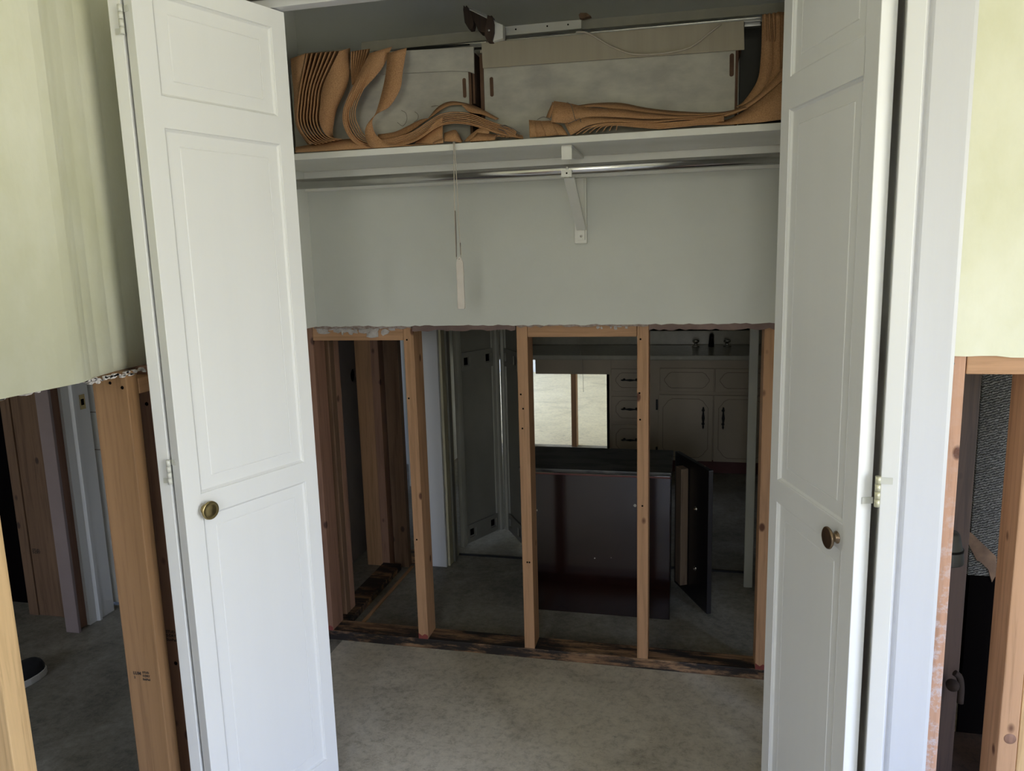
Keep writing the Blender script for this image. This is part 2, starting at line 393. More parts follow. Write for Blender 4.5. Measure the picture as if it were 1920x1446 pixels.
def solo(mb, name, mat, label, cat, group=None, bevel=0.0):
    return tag(build(mb, name, mat, None, bevel), label, cat, group)
def struct(mb, name, mat, bevel=0.0, label=None):
    return tag(build(mb, name, mat, None, bevel), label, None, None, 'structure')
def P3(pts, y): return [W(a, b, y) for a, b in pts]

# ================================================================== SETTING
CUT = 1.22; CEIL = 2.44
struct(MB().box(-1.29, 2.5, -2.5, 2.53, -0.12, 0.0), 'floor', M['concrete'], label='scarred bare concrete slab')
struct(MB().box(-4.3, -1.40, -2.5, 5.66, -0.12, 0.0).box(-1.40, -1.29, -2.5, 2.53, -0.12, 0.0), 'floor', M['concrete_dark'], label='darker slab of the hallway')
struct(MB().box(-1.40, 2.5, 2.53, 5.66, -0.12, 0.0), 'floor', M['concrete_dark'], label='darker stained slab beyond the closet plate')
struct(MB().box(-4.3, 2.5, 5.66, 9.6, -0.12, 0.0), 'floor', M['lit_floor_tint'], label='swirled floor of the far room with warm light in its colour')
struct(MB().box(-4.3, 2.5, -2.5, 9.6, CEIL, CEIL+0.1), 'ceiling', M['ceiling'])
def jag(a, b, z, amp, n, rnd):
    out = []
    for i in range(n+1):
        t = i/n
        p = Vector(a).lerp(Vector(b), t); p.z = z+rnd.uniform(-amp, amp)*(1 if 0 < i < n else 0); out.append(p)
    return out
rr = random.Random(3)
def cut_sheet(name, a, b, zc, top, d, mat, amp=0.003, n=70):
    low = jag(a, b, zc, amp, n, rr)
    pts = low+[Vector((b[0], b[1], top)), Vector((a[0], a[1], top))]
    return struct(MB().prism(pts, d), name, mat)
def profile_wall(name, prof, zc, top, th, mat):
    """wall sheet parallel to the left wall whose face follows prof = [(y, x)...]"""
    mb = MB()
    for i in range(len(prof)-1):
        (y0, x0), (y1, x1) = prof[i], prof[i+1]
        z0 = zc+rr.uniform(-.003, .003) if False else zc
        mb.add([(x0, y0, zc), (x1, y1, zc), (x1, y1, top), (x0, y0, top), (x0-th, y0, zc), (x1-th, y1, zc), (x1-th, y1, top), (x0-th, y0, top)],
               [(0, 1, 2, 3), (7, 6, 5, 4), (0, 4, 5, 1), (3, 2, 6, 7)] + ([(0, 3, 7, 4)] if i == 0 else []) + ([(1, 5, 6, 2)] if i == len(prof)-2 else []), True)
    return struct(mb, name, mat)
# near room
left_prof = [(-2.4, -1.185), (0.9, -1.185), (1.10, -1.184), (1.16, -1.182), (1.20, -1.179), (1.235, -1.178), (1.262, -1.181), (1.275, -1.186), (1.30, -1.197), (1.34, -1.212), (1.40, -1.228), (1.46, -1.236), (1.55, -1.240), (1.70, -1.240)]
lw = profile_wall('wall_left', left_prof, CUT, CEIL, 0.012, M['cream'])
struct(MB().box(-1.30, -1.291, -2.4, 1.70, CUT, CEIL), 'wall_left_hallway_side', M['wall'])
cut_sheet('wall_front_right', (0.50, 1.69, 0), (2.4, 1.69, 0), CUT, CEIL, (0, 0.012, 0), M['cream'])
struct(MB().box(-1.30, 0.50, 1.69, 1.702, 2.06, CEIL), 'wall_front_header', M['cream'])
struct(MB().box(-1.30, 0.62, 1.791, 1.803, 2.06, CEIL), 'wall_closet_header', M['wall'])
struct(MB().box(0.44, 2.4, 1.791, 1.803, CUT+.0, CEIL), 'wall_closet_front_right', M['wall'])
struct(MB().box(-1.30, -1.175, 1.791, 1.803, 0.0, CEIL), 'wall_closet_front_left', M['wall'])
def wall_with_window(name, axis, pos, th, a0, a1, wins, mat):
    mb = MB(); u = a0
    for u0, u1, z0, z1 in sorted(wins):
        for (s0, s1, b0, b1) in ((u, u0, 0, CEIL), (u0, u1, 0, z0), (u0, u1, z1, CEIL)):
            if axis == 'x': mb.box(pos, pos+th, s0, s1, b0, b1)
            else: mb.box(s0, s1, pos, pos+th, b0, b1)
        u = u1
    if axis == 'x': mb.box(pos, pos+th, u, a1, 0, CEIL)
    else: mb.box(u, a1, pos, pos+th, 0, CEIL)
    return struct(mb, name, mat)
wall_with_window('wall_right', 'x', 2.40, 0.1, -2.5, 9.6, [WIN_A], M['cream'])
wall_with_window('wall_back', 'y', -2.50, 0.1, -4.3, 2.4, [FILL_WIN_D, FILL_WIN_B], M['cream'])
wall_with_window('wall_far', 'y', 9.4, 0.1, -4.2, 2.4, [], M['wall'])
wall_with_window('wall_hall_left', 'x', -4.3, 0.1, -2.4, 9.6, [FILL_WIN_E, WIN_C], M['wall'])
def window_frame(name, axis, pos, w):
    u0, u1, z0, z1 = w; mb = MB(); t = 0.05
    um = (u0+u1)/2
    for (s0, s1, b0, b1) in ((u0, u0+t, z0, z1), (u1-t, u1, z0, z1), (u0+t, u1-t, z0, z0+t), (u0+t, u1-t, z1-t, z1), (um-.02, um+.02, z0+t, z1-t)):
        if axis == 'x': mb.box(pos, pos+.05, s0, s1, b0, b1)
        else: mb.box(s0, s1, pos, pos+.05, b0, b1)
    struct(mb, name, M['trim'])
window_frame('window_1', 'x', 2.42, WIN_A); window_frame('fill_window_b', 'y', -2.48, FILL_WIN_B)
window_frame('window_3', 'x', -4.28, WIN_C); window_frame('fill_window_d', 'y', -2.48, FILL_WIN_D); window_frame('fill_window_e', 'x', -4.28, FILL_WIN_E)
# closet back wall (drywall above the cut), closet sides
cut_sheet('wall_closet_back', (-1.31, 2.478, 0), (0.62, 2.478, 0), CUT, CEIL, (0, 0.012, 0), M['wall'], 0.0025, 110)
struct(MB().box(-1.31, -1.298, 1.803, 2.478, CUT, CEIL), 'wall_closet_left', M['wall'])
struct(MB().box(0.60, 0.612, 1.803, 2.478, CUT, CEIL), 'wall_closet_right', M['wall'])
struct(MB().box(-1.36, 0.75, 2.581, 2.593, CUT+.01, CEIL), 'wall_second_closet_front', M['wall'])
# sheet seen from behind, left of the second closet, with an outlet hole
def holed_sheet():
    mb = MB(); x = -1.575; cy, cz, ry, rz = 3.345, 0.905, 0.034, 0.034
    n = 24; ring = [(x, cy+ry*math.cos(2*math.pi*k/n), cz+rz*math.sin(2*math.pi*k/n)) for k in range(n)]
    sq = []
    for k in range(n):
        c, s = math.cos(2*math.pi*k/n), math.sin(2*math.pi*k/n); q = 0.06/max(abs(c), abs(s)); sq.append((x, cy+c*q, cz+s*q))
    for dx in (0, -0.012):
        mb.add([(p[0]+dx, p[1], p[2]) for p in ring+sq], [(k, (k+1) % n, (k+1) % n+n, k+n) for k in range(n)])
    mb.add([p for p in ring]+[(p[0]-.012, p[1], p[2]) for p in ring], [(k, k+n, (k+1) % n+n, (k+1) % n) for k in range(n)])
    mb.box(x-.012, x, 1.80, cy-.06, 0.004, CUT+.1); mb.box(x-.012, x, cy+.06, 3.6, 0.004, CUT+.1)
    mb.box(x-.012, x, cy-.06, cy+.06, 0.004, cz-.06); mb.box(x-.012, x, cy-.06, cy+.06, cz+.06, CUT+.1)
    mb.box(x-.012, x, 1.80, 3.6, CUT+.1, CEIL)
    struct(mb, 'wall_hall_partition', M['sheetback'])
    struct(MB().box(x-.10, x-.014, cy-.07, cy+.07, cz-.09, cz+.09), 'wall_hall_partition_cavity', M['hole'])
holed_sheet()
# far wall of the second closet with its wide doorway, and what closes the place beyond
struct(MB().box(-4.2, -1.32, 3.26, 3.38, CUT+.06, CEIL), 'wall_middle_left', M['wall'])
struct(MB().box(-1.32, 2.4, 3.25, 3.38, 2.03, CEIL), 'wall_middle_header', M['wall'])
struct(MB().box(0.33, 2.4, 3.25, 3.38, 0, 2.03), 'wall_middle_right', M['wall'])
struct(MB().box(0.62, 0.70, 2.593, 3.25, 0, CEIL), 'wall_second_closet_right', M['wall'])
struct(MB().box(-0.52, 2.4, 5.56, 5.66, 0, 0.93), 'wall_vanity_lower', M['wall'])
struct(MB().box(-4.2, 2.4, 5.56, 5.66, 0.70, CEIL), 'wall_vanity', M['wall'])
struct(MB().box(-1.75, -1.65, 4.45, 5.56, 0, CEIL), 'wall_vanity_left', M['wall'])
struct(MB().box(-1.30, -1.16, 5.56, 5.66, 0, 0.70), 'wall_vanity_stub', M['wall'])
struct(MB().box(-4.2, -1.75, 5.0, 5.1, 0, CEIL), 'wall_hall_end', M['wall'])

# ================================================================== FRAMING: back wall of the closet
def lumber(name, b, mat, label, cat, group, bev=0.0025, mb=None):
    return solo((mb or MB()).box(*b), name, mat, label, cat, group, bev)
def nails(parent, pts, r=0.004, axis=(0, -1, 0), name='nail_hole'):
    for p in pts:
        build(MB().lathe(Vector(p)-Vector(axis)*0.0015, axis, [(0, r), (0.0022, r*.9), (0.0024, r*.2)], 10), name, M['hole'], parent)
SY0, SY1 = 2.491, 2.579
GB = 'studs of the cut closet back wall'
s1 = lumber('wall_stud', (-1.363, -1.325, SY0, SY1, 0.038, CUT+.02), M['fir_red'], 'reddish stud at the left end of the opened closet back wall', 'stud', GB)
s2 = lumber('wall_stud', (-0.975, -0.937, SY0, SY1, 0.038, CUT+.0), M['fir_z'], 'second stud from the left in the opened closet back wall', 'stud', GB)
s3 = lumber('wall_stud', (-0.566, -0.528, SY0, SY1, 0.038, CUT+.0), M['fir_z'], 'middle stud of the closet back wall, crossing the dark cabinet left edge', 'stud', GB)
s4 = lumber('wall_stud', (-0.160, -0.122, SY0, SY1, 0.038, CUT+.0), M['fir_z'], 'stud standing before the right half of the dark glossy cabinet', 'stud', GB)
s5 = lumber('wall_stud', (0.238, 0.276, SY0, SY1, 0.038, CUT+.0), M['fir_z'], 'rightmost stud of the opened closet back wall, beside the right folding door', 'stud', GB)
nails(s3, [(-0.556, SY0, .98), (-0.549, SY0, .93), (-0.553, SY0, .86), (-.548, SY0, .37), (-.54, SY0, .37)], .0035)
nails(s4, [(-0.149, SY0, 1.17), (-.152, SY0, .99), (-.15, SY0, .90), (-.142, SY0, .60)], .0035)
nails(s2, [(-0.962, SY0, 1.17), (-.966, SY0, .96), (-.963, SY0, .43)], .0035)
lumber('bottom_plate', (-1.40, 0.60, SY0, SY1, 0.0, 0.038), M['plate'], 'dark water-stained bottom plate on the floor under the closet back studs', 'plate', None)
def blocking(name, x0, x1, z0, label, y0=SY0, y1=SY1, g='blocking between the back studs'):
    return lumber(name, (x0, x1, y0, y1, z0, CUT+.0), M['fir_x'], label, 'blocking', g)
b1 = blocking('blocking', -1.324, -0.976, 1.168, 'horizontal block with plaster crumbs at upper left of the back wall opening')
b2 = blocking('blocking', -0.527, -0.161, 1.178, 'clean orange horizontal block between the middle two back wall studs')
def crumbs(parent, x0, x1, y, z0, z1, n, seed, sz=0.012):
    r = random.Random(seed); mb = MB()
    for i in range(n):
        x = r.uniform(x0, x1); z = r.uniform(z0, z1); w = r.uniform(.3, 1)*sz; h = r.uniform(.2, .7)*sz
        k = 7; pts = []
        for j in range(k):
            a = 2*math.pi*j/k; q = r.uniform(.55, 1.1); pts.append((x+math.cos(a)*w*q, y, z+math.sin(a)*h*q))
        mb.prism(pts, (0, -r.uniform(.0015, .005), 0))
    build(mb, 'plaster_residue', M['residue'], parent, label='torn scraps of plaster and paper')['kind'] = 'stuff'
crumbs(b1, -1.30, -0.99, SY0, 1.196, 1.216, 46, 5, .020)
crumbs(b1, -1.12, -1.07, SY0, 1.185, 1.21, 5, 6, .034)
crumbs(b2, -0.30, -0.18, SY0, 1.208, 1.217, 8, 9)
for st_, x in ((s1, -1.344), (s2, -.956), (s5, .257)):
    build(MB().prism([(x-.0185, SY0-.0004, .038), (x+.0185, SY0-.0004, .038), (x+.0185, SY0-.0004, .052), (x+.006, SY0-.0004, .058), (x-.004, SY0-.0004, .050), (x-.0185, SY0-.0004, .060)], (0, -.0006, 0)), 'red_mark', M['redmark'], st_, label='red marking paint')
# torn paper lips below the drywall edge
def lip(name, x0, x1, zl, seed, mat, label, y=2.4795, th=0.010):
    r = random.Random(seed); n = 26; low = []
    for i in range(n+1):
        x = x0+(x1-x0)*i/n; low.append(Vector((x, y, zl+r.uniform(-.0035, .0035))))
    pts = low+[Vector((x1, y, CUT+.002)), Vector((x0, y, CUT+.002))]
    return solo(MB().prism(pts, (0, th, 0)), name, mat, label, 'drywall scrap')
lip('torn_drywall_edge', -0.936, -0.567, 1.203, 4, M['paper'], 'reddish torn drywall paper strip between second and middle back studs')
lip('torn_drywall_edge', -0.121, 0.30, 1.202, 8, M['paper'], 'brown torn drywall paper strip above the vanity view at right')
lip('torn_drywall_edge', -1.31, -0.94, 1.212, 12, M['gypsum'], 'crumbling grey gypsum edge at the left of the closet wall cut')
def strip_lip(): 
    lip('torn_drywall_edge', -0.565, -0.123, 1.214, 15, M['gypsum'], 'thin crumbled gypsum edge above the clean orange block')
strip_lip()
# old floor line and debris along the left side of the second closet
lumber('wall_stud', (-1.40, -1.31, 2.585, 2.623, 0.06, CUT+.02), M['fir_brown'], 'brown stud right behind the leftmost back wall stud', 'stud', 'studs of the second closet corner')
lumber('wall_stud', (-1.40, -1.31, 2.626, 2.664, 0.06, CUT+.02), M['fir_red'], 'second brown stud doubled behind the leftmost back wall stud', 'stud', 'studs of the second closet corner')
lumber('floor_plate', (-1.40, -1.31, 2.60, 3.17, 0.0, 0.03), M['plate'], 'blackened floor plate running back along the left of the second closet', 'plate', None, .002)
solo(MB().box(-1.275, -1.262, 2.60, 3.21, 0, 0.006), 'tack_strip', M['fir_y'], 'thin pale strip on the slab beside the blackened floor plate', 'strip')
lumber('wall_stud', (-1.495, -1.405, 3.20, 3.238, 0.0, CUT+.06), M['fir_z'], 'wide orange stud in the far left corner, by the round wall hole', 'stud', 'far corner studs', .002)
lumber('wall_stud', (-1.404, -1.366, 3.17, 3.26, 0.0, CUT+.06), M['fir_red'], 'narrow dark red stud edge between the two wide far corner studs', 'stud', 'far corner studs', .002)
dst = lumber('wall_stud', (-1.355, -1.283, 3.20, 3.238, 0.0, CUT+.06), M['fir_brown'], 'wide brown knotty stud left of the thin bright gap in the far corner', 'stud', 'far corner studs', .002)
lumber('floor_plate', (-1.50, -1.20, 3.24, 3.33, 0.0, 0.038), M['plate'], 'dark floor plate under the far corner studs', 'plate', None, .002)
# bright room seen through the sliver
struct(MB().box(-2.9, -1.76, 4.96, 4.98, 0.0, 2.44), 'wall_bright_hall', M['door'])

# jamb of the second closet doorway
t = thing('doorway_casing', (-1.14, 3.24, 0), 'bluish white upright casing board at the left of the far closet doorway', 'door casing')
build(MB().box(-1.176, -1.104, 3.232, 3.25, 0.0, 2.03), 'casing_board', M['trim'], t, .002)
build(MB().box(-1.103, -1.092, 3.25, 3.38, 0.0, 2.03), 'jamb', M['jambyellow'], t, .001)
build(MB().box(-1.092, -1.082, 3.30, 3.34, 0.0, 2.03), 'stop', M['metaldoor'], t, .002)
t = thing('doorway_casing', (0.30, 3.24, 0), 'grey white upright casing at the right of the vanity view', 'door casing')
build(MB().box(0.252, 0.288, 3.236, 3.25, 0.0, 2.03).box(0.276, 0.29, 3.25, 3.38, 0, 2.03), 'casing_board', M['metaledge'], t, .002)
solo(MB().box(0.305, 0.330, 3.24, 3.25, 0, 2.03), 'drywall_edge', M['sheetback'], 'narrow grey drywall edge right of the black slot by the casing', 'drywall scrap')
solo(MB().box(-1.09, 0.275, 3.385, 3.395, 0.0, 0.008), 'threshold_strip', M['black'], 'thin dark threshold strip on the slab before the vanity', 'threshold')

# steel bifold doors standing folded at the left of that doorway
def vert_panel(mb, A, B, th, z0, z1):
    A = Vector((A[0], A[1], 0)); B = Vector((B[0], B[1], 0)); n = (B-A).normalized().cross(Vector((0, 0, 1)))
    return mb.prism([A+Vector((0, 0, z0)), B+Vector((0, 0, z0)), B+n*th+Vector((0, 0, z0)), A+n*th+Vector((0, 0, z0))], (0, 0, z1-z0))
def steel_leaf(name, A, B, label):
    """hollow steel leaf seen from its back: skin, edge channels, stiffener bands with square holes"""
    A = Vector((A[0], A[1], 0)); B = Vector((B[0], B[1], 0)); L = (B-A).length; d = (B-A)/L; n = d.cross(Vector((0, 0, 1)))
    t = thing(name, (A.x, A.y, 0.02), label, 'door', 'steel bifold leaves')
    def bx(mb, s0, s1, h0, h1, z0, z1):
        p = [A+d*s0+n*h0, A+d*s1+n*h0, A+d*s1+n*h1, A+d*s0+n*h1]
        return mb.prism([q+Vector((0, 0, z0)) for q in p], (0, 0, z1-z0))
    z0, z1 = 0.03, 2.0
    build(bx(MB(), 0, L, -.022, -.020, z0, z1), 'skin', M['metaldoor'], t)
    build(bx(bx(MB(), 0, .022, -.020, 0.0, z0, z1), .022, .045, -.020, -.012, z0, z1), 'edge_channel', M['metaledge'], t, .002)
    build(bx(bx(MB(), L-.022, L, -.020, 0.0, z0, z1), L-.045, L-.022, -.020, -.012, z0, z1), 'edge_channel', M['metaledge'], t, .002)
    for zc in (0.085, 0.955, 1.92):
        hh = .045; mb = MB()
        s0, s1 = .045, L-.045; hw = .045; ha, hb = s0+.012, s1-.012-hw
        for (a, b, c, e) in ((s0, ha, -hh, hh), (ha+hw, hb, -hh, hh), (hb+hw, s1, -hh, hh), (ha, ha+hw, -hh, -.022), (ha, ha+hw, .022, hh), (hb, hb+hw, -hh, -.022), (hb, hb+hw, .022, hh)):
            bx(mb, a, b, -.012, -.006, zc+c, zc+e)
        build(mb, 'stiffener', M['metaldoor'], t)
        for q in (ha, hb): build(bx(MB(), q+.004, q+hw-.004, -.0195, -.0185, zc-.018, zc+.018), 'slot', M['hole'], t)
    return t
ldoor = steel_leaf('steel_bifold_door', (-1.070, 3.410), (-0.932, 3.700), 'dark steel folding door leaf angled away behind the closet studs')
rdoor = steel_leaf('steel_bifold_door', (-0.930, 3.700), (-0.775, 3.440), 'right steel folding door leaf, mostly hidden behind the middle stud')

# ================================================================== VANITY beyond
VY = 4.95
v = thing('vanity_cabinet', (0.1, VY, 0), 'long cream vanity cabinet with drawers and double doors under the sink top', 'cabinet')
body = MB().box(-0.520, -0.502, VY+.02, 5.55, 0.02, 0.765).box(-0.52, 1.30, VY+.02, VY+.04, 0.10, 0.765).box(-0.52, 1.3, 5.53, 5.55, 0.02, .765).box(-0.50, 1.3, VY+.04, 5.53, 0.095, 0.11)
build(body, 'carcass', M['vanity'], v, .001)
build(MB().box(-0.50, 1.30, VY+.07, VY+.09, 0.0, 0.10), 'toe_kick', M['toekick'], v)
build(MB().box(-1.00, -0.49, VY+.008, VY+.0195, 0.668, 0.765), 'apron', M['vanity'], v, .001)
def groove(x0, x1, z0, z1, y, k, notch, w=.0022):
    """provincial style inset line with notched corners, a thin raised bead"""
    pts = [(x0+notch, z0), (x1-notch, z0), (x1-notch*.55, z0+notch*.25), (x1-notch*.35, z0+notch*.55), (x1, z0+notch), (x1, z1-notch), (x1-notch*.35, z1-notch*.55), (x1-notch*.55, z1-notch*.25), (x1-notch, z1), (x0+notch, z1), (x0+notch*.55, z1-notch*.25), (x0+notch*.35, z1-notch*.55), (x0, z1-notch), (x0, z0+notch), (x0+notch*.35, z0+notch*.55), (x0+notch*.55, z0+notch*.25)]
    mb = MB(); P = [Vector((a, y, b)) for a, b in pts]
    mb.tube(P+[P[0]], w, 6)
    return mb
def pull_v(x, zc, parent, L=.145):
    prof = [(0, .003), (.012, .007), (.024, .004), (.045, .006), (L/2, .010), (L-.045, .006), (L-.024, .004), (L-.012, .007), (L, .003)]
    mb = MB().lathe((x, VY-.028, zc-L/2), (0, 0, 1), prof, 12)
    for dz in (-.045, .045): mb.lathe((x, VY-.001, zc+dz), (0, -1, 0), [(0, .010), (.003, .010), (.006, .004), (.028, .004)], 10)
    build(mb, 'handle', M['black'], parent, label='black iron handle')
def pull_h(x, z, parent, L=.12):
    prof = [(0, .003), (.012, .006), (.03, .004), (L/2, .008), (L-.03, .004), (L-.012, .006), (L, .003)]
    mb = MB().lathe((x-L/2, VY-.028, z), (1, 0, 0), prof, 12)
    for dx in (-.04, .04): mb.lathe((x+dx, VY-.001, z), (0, -1, 0), [(0, .009), (.003, .009), (.006, .004), (.028, .004)], 10)
    build(mb, 'handle', M['black'], parent, label='black iron handle')
def face(kind, x0, x1, z0, z1, notch):
    f = build(MB().box(x0, x1, VY, VY+.019, z0, z1), kind, M['vanity'], v, .004)
    build(groove(x0+.03, x1-.03, z0+.025, z1-.025, VY+.0005, f, notch, .0016), 'groove_line', M['vanityline'], f)
    return f
for z0, z1 in ((.557, .706), (.351, .521), (.125, .329)):
    f = face('drawer', -0.487, -0.235, z0, z1, .04); pull_h(-.362, (z0+z1)/2+.004, f)
for x0, x1 in ((-.171, .173), (.180, .52), (.55, .89), (.90, 1.24)): face('drawer', x0, x1, .558, .712, .045)
for x0, x1, hx in ((-.180, .168, .107), (.174, .52, .232), (.55, .89, .82), (.90, 1.24, .96)):
    f = face('door', x0, x1, .095, .537, .06); pull_v(hx, .393, f)
for zc in (.47, .15): build(MB().box(-.196, -.183, VY-.004, VY+.006, zc-.035, zc+.035), 'hinge', M['black'], v, .002)
ct = thing('vanity_countertop', (0.1, VY, 0.768), 'cream countertop with low backsplash over the vanity and the knee space', 'countertop')
build(MB().box(-1.55, 1.32, VY-.025, 5.55, 0.768, 0.800), 'top', M['counter'], ct, .006)
solo(MB().box(-1.55, 1.32, 5.53, 5.555, 0.801, 0.90), 'backsplash', M['counter'], 'low cream backsplash along the wall behind the faucet', 'backsplash', None, .003)
fa = thing('sink_faucet', (0.165, 5.38, 0.80), 'dark faucet with two low handles on the vanity countertop', 'faucet')
build(MB().tube([(0.165, 5.40, .80), (0.165, 5.40, .86), (0.165, 5.37, .885), (0.165, 5.32, .885), (0.165, 5.29, .862)], [.020, .016, .016, .014, .012], 12), 'spout', M['black'], fa)
for dx in (-.105, .105):
    build(MB().lathe((0.165+dx, 5.40, .80), (0, 0, 1), [(0, .026), (.006, .026), (.012, .012), (.028, .012), (.034, .024), (.05, .024), (.056, .012)], 14), 'faucet_handle', M['chrome'], fa)
solo(MB().box(-0.857, -0.819, 5.60, 5.69, 0.0, 0.698), 'wall_stud', M['fir_z'], 'orange stud standing in the bright opening under the vanity', 'stud')
solo(MB().tube([Vector((W(1081, 560, VY-.1).x, VY-.1, 2.44))]+spline([W(1081, 560, VY-.1), W(1085, 640, VY-.1), W(1092, 690, VY-.1), W(1094, 735, VY-.1)], 14), 0.0012, 6), 'hanging_wire', M['cord'], 'thin pale wire hanging in front of the knee space', 'wire')

# ================================================================== DARK CABINET
c = thing('side_cabinet', (-0.36, 2.87, 0), 'dark cherry glossy cabinet standing behind the closet studs with its door open', 'cabinet')
X0, X1, Y0, Y1, ZT = -0.655, -0.056, 2.875, 3.225, 0.598
build(MB().box(X0+.002, X1, Y0, Y0+.018, 0.0, ZT-.004), 'front_panel', M['cherry'], c, .003)
build(MB().box(X0, X0+.018, Y0+.018, Y1, 0.0, ZT-.004).box(X0+.018, X1-.002, Y1-.012, Y1, 0, ZT-.004).box(X0+.018, X1-.002, Y0+.018, Y1-.012, 0.0, .02), 'carcass', M['blackwood'], c, .002)
build(MB().box(X0-.004, X1+.004, Y0-.006, Y1, ZT-.003, ZT+.012), 'top_panel', M['dusty'], c, .004)
build(MB().box(X0+.002, X1, Y0-.003, Y0-.0005, ZT-.013, ZT-.006), 'edge_bead', M['toekick'], c, .001)
hA = Vector((-0.045, 3.215, 0)); hB = Vector((0.088, 2.925, 0))
dr = build(vert_panel(MB(), hB, hA, .020, 0.012, ZT+.01), 'door', M['blackwood'], c, .003)
dd = (hB-hA).normalized(); nn_ = Vector((-dd.y, dd.x, 0)); nn_ = nn_ if nn_.x < 0 else -nn_
def doorbit(s0, s1, h0, h1, z0, z1):
    p = [hA+dd*s0+nn_*h0, hA+dd*s1+nn_*h0, hA+dd*s1+nn_*h1, hA+dd*s0+nn_*h1]
    return MB().prism([q+Vector((0, 0, z0)) for q in p], (0, 0, z1-z0))
build(doorbit(.085, .140, .002, .034, .06, ZT-.03), 'inner_batten', M['rawwood'], dr, .002)
for z in (0.42, 0.165):
    q = hA+dd*.215+nn_*.001+Vector((0, 0, z)); build(MB().lathe(q, nn_, [(0, .011), (.004, .011), (.006, .004), (.010, .004)], 14), 'screw_head', M['screw'], dr)
# chips on the front
r = random.Random(4)
for (px, py, sz) in ((1191, 948, .008), (1007, 957, .004), (1004, 930, .002), (1115, 1047, .003), (1146, 1046, .0015)):
    p = W(px, py, Y0-.0003); pts = [p+Vector((math.cos(a*math.pi/3)*sz*r.uniform(.5, 1), 0, math.sin(a*math.pi/3)*sz*r.uniform(.7, 1.2))) for a in range(6)]
    build(MB().prism(pts, (0, -.0008, 0)), 'chip', M['card'], c)

# ================================================================== CLOSET INTERIOR: shelf, rod, bracket, pull
sh = thing('closet_shelf', (-0.35, 2.32, 1.756), 'long white painted shelf across the closet carrying boxes and blinds', 'shelf')
build(MB().box(-1.298, 0.60, 2.172, 2.478, 1.756, 1.775), 'shelf_board', M['shelfw'], sh, .002)
build(MB().box(-1.298, 0.60, 2.460, 2.478, 1.690, 1.756), 'wall_cleat', M['shelfw'], sh, .002)
solo(MB().tube([(-1.298, 2.225, 1.690), (0.60, 2.225, 1.690)], 0.0155, 24), 'closet_rod', M['chrome'], 'shiny chrome hanging rod under the white closet shelf', 'rod')
BX = -0.338
br = thing('shelf_bracket', (BX, 2.47, 1.484), 'white bracket on the closet wall holding the shelf and the rod', 'bracket')
build(MB().box(BX-.020, BX+.020, 2.462, 2.478, 1.484, 1.689), 'wall_block', M['shelfw'], br, .002)
build(MB().box(BX-.010, BX+.014, 2.456, 2.462, 1.495, 1.689), 'back_plate', M['shelfw'], br, .001)
build(MB().box(BX-.016, BX+.014, 2.200, 2.458, 1.748, 1.7555), 'arm', M['shelfw'], br, .001)
build(MB().box(BX-.016, BX+.014, 2.196, 2.203, 1.715, 1.752), 'front_lip', M['shelfw'], br, .001)
pa, pb = Vector((BX-.002, 2.243, 1.672)), Vector((BX+.004, 2.452, 1.530))
mb = MB(); w = Vector((.0155, 0, 0)); up = (pb-pa).normalized().cross(Vector((1, 0, 0))).normalized()*.006
mb.prism([pa-w-up, pa+w-up, pa+w+up, pa-w+up], pb-pa); build(mb, 'brace', M['shelfw'], br, .002)
hk = MB().tube([Vector((BX-.002, 2.225+.0185*math.cos(a), 1.690+.0185*math.sin(a))) for a in [math.radians(q) for q in range(-200, -40+1, 20)]], .003, 6)
hk.box(BX-.018, BX+.012, 2.200, 2.206, 1.668, 1.688)
build(hk, 'rod_hook', M['shelfw'], br)
build(MB().lathe((BX-.002, 2.2, 1.678), (0, -1, 0), [(0, .0025), (.001, .0025)], 10), 'hook_hole', M['hole'], br)
build(MB().lathe((BX+.002, 2.456, 1.507), (0, -1, 0), [(0, .004), (.0015, .003)], 12), 'screw_head', M['screw'], br)

pc = thing('blind_pull', (-0.66, 2.165, 1.30), 'cream plastic pull hanging on a double cord from the closet shelf edge', 'pull cord')
def cordpts(px): return [W(a, b, 2.160) for a, b in px]
c1 = [(850, 267), (851, 300), (852, 380), (853, 430), (856, 480), (857, 486)]
c2 = [(852, 267), (854, 300), (858, 370), (861, 430), (864, 470), (864, 484)]
build(MB().tube([W(852, 266, 2.20), W(850, 266, 2.166)]+spline(cordpts(c1), 20), .0014, 6), 'cord', M['cord'], pc)
build(MB().tube([W(854, 266, 2.20), W(852, 266, 2.166)]+spline(cordpts(c2), 20), .0014, 6), 'cord', M['cord'], pc)
build(MB().tube(spline(cordpts([(853.5, 395), (855, 440), (856, 482)]), 10), .0016, 6), 'grime_streak', M['cordgrime'], pc)
build(MB().tube(spline(cordpts([(863, 455), (864, 478)]), 6), .0016, 6), 'grime_streak', M['cordgrime'], pc)
pl = P3([(855, 493), (858, 484), (861, 480.5), (864, 484), (868, 493), (871.5, 577), (870, 579.5), (859.5, 580), (858, 577.5)], 2.157)
build(MB().prism(pl, (0, .008, 0)), 'handle', M['pull'], pc, .0015)
build(MB().lathe(W(861, 486, 2.1565), (0, -1, 0), [(0, .0012), (.0006, .0012)], 8), 'eyelet', M['hole'], pc)

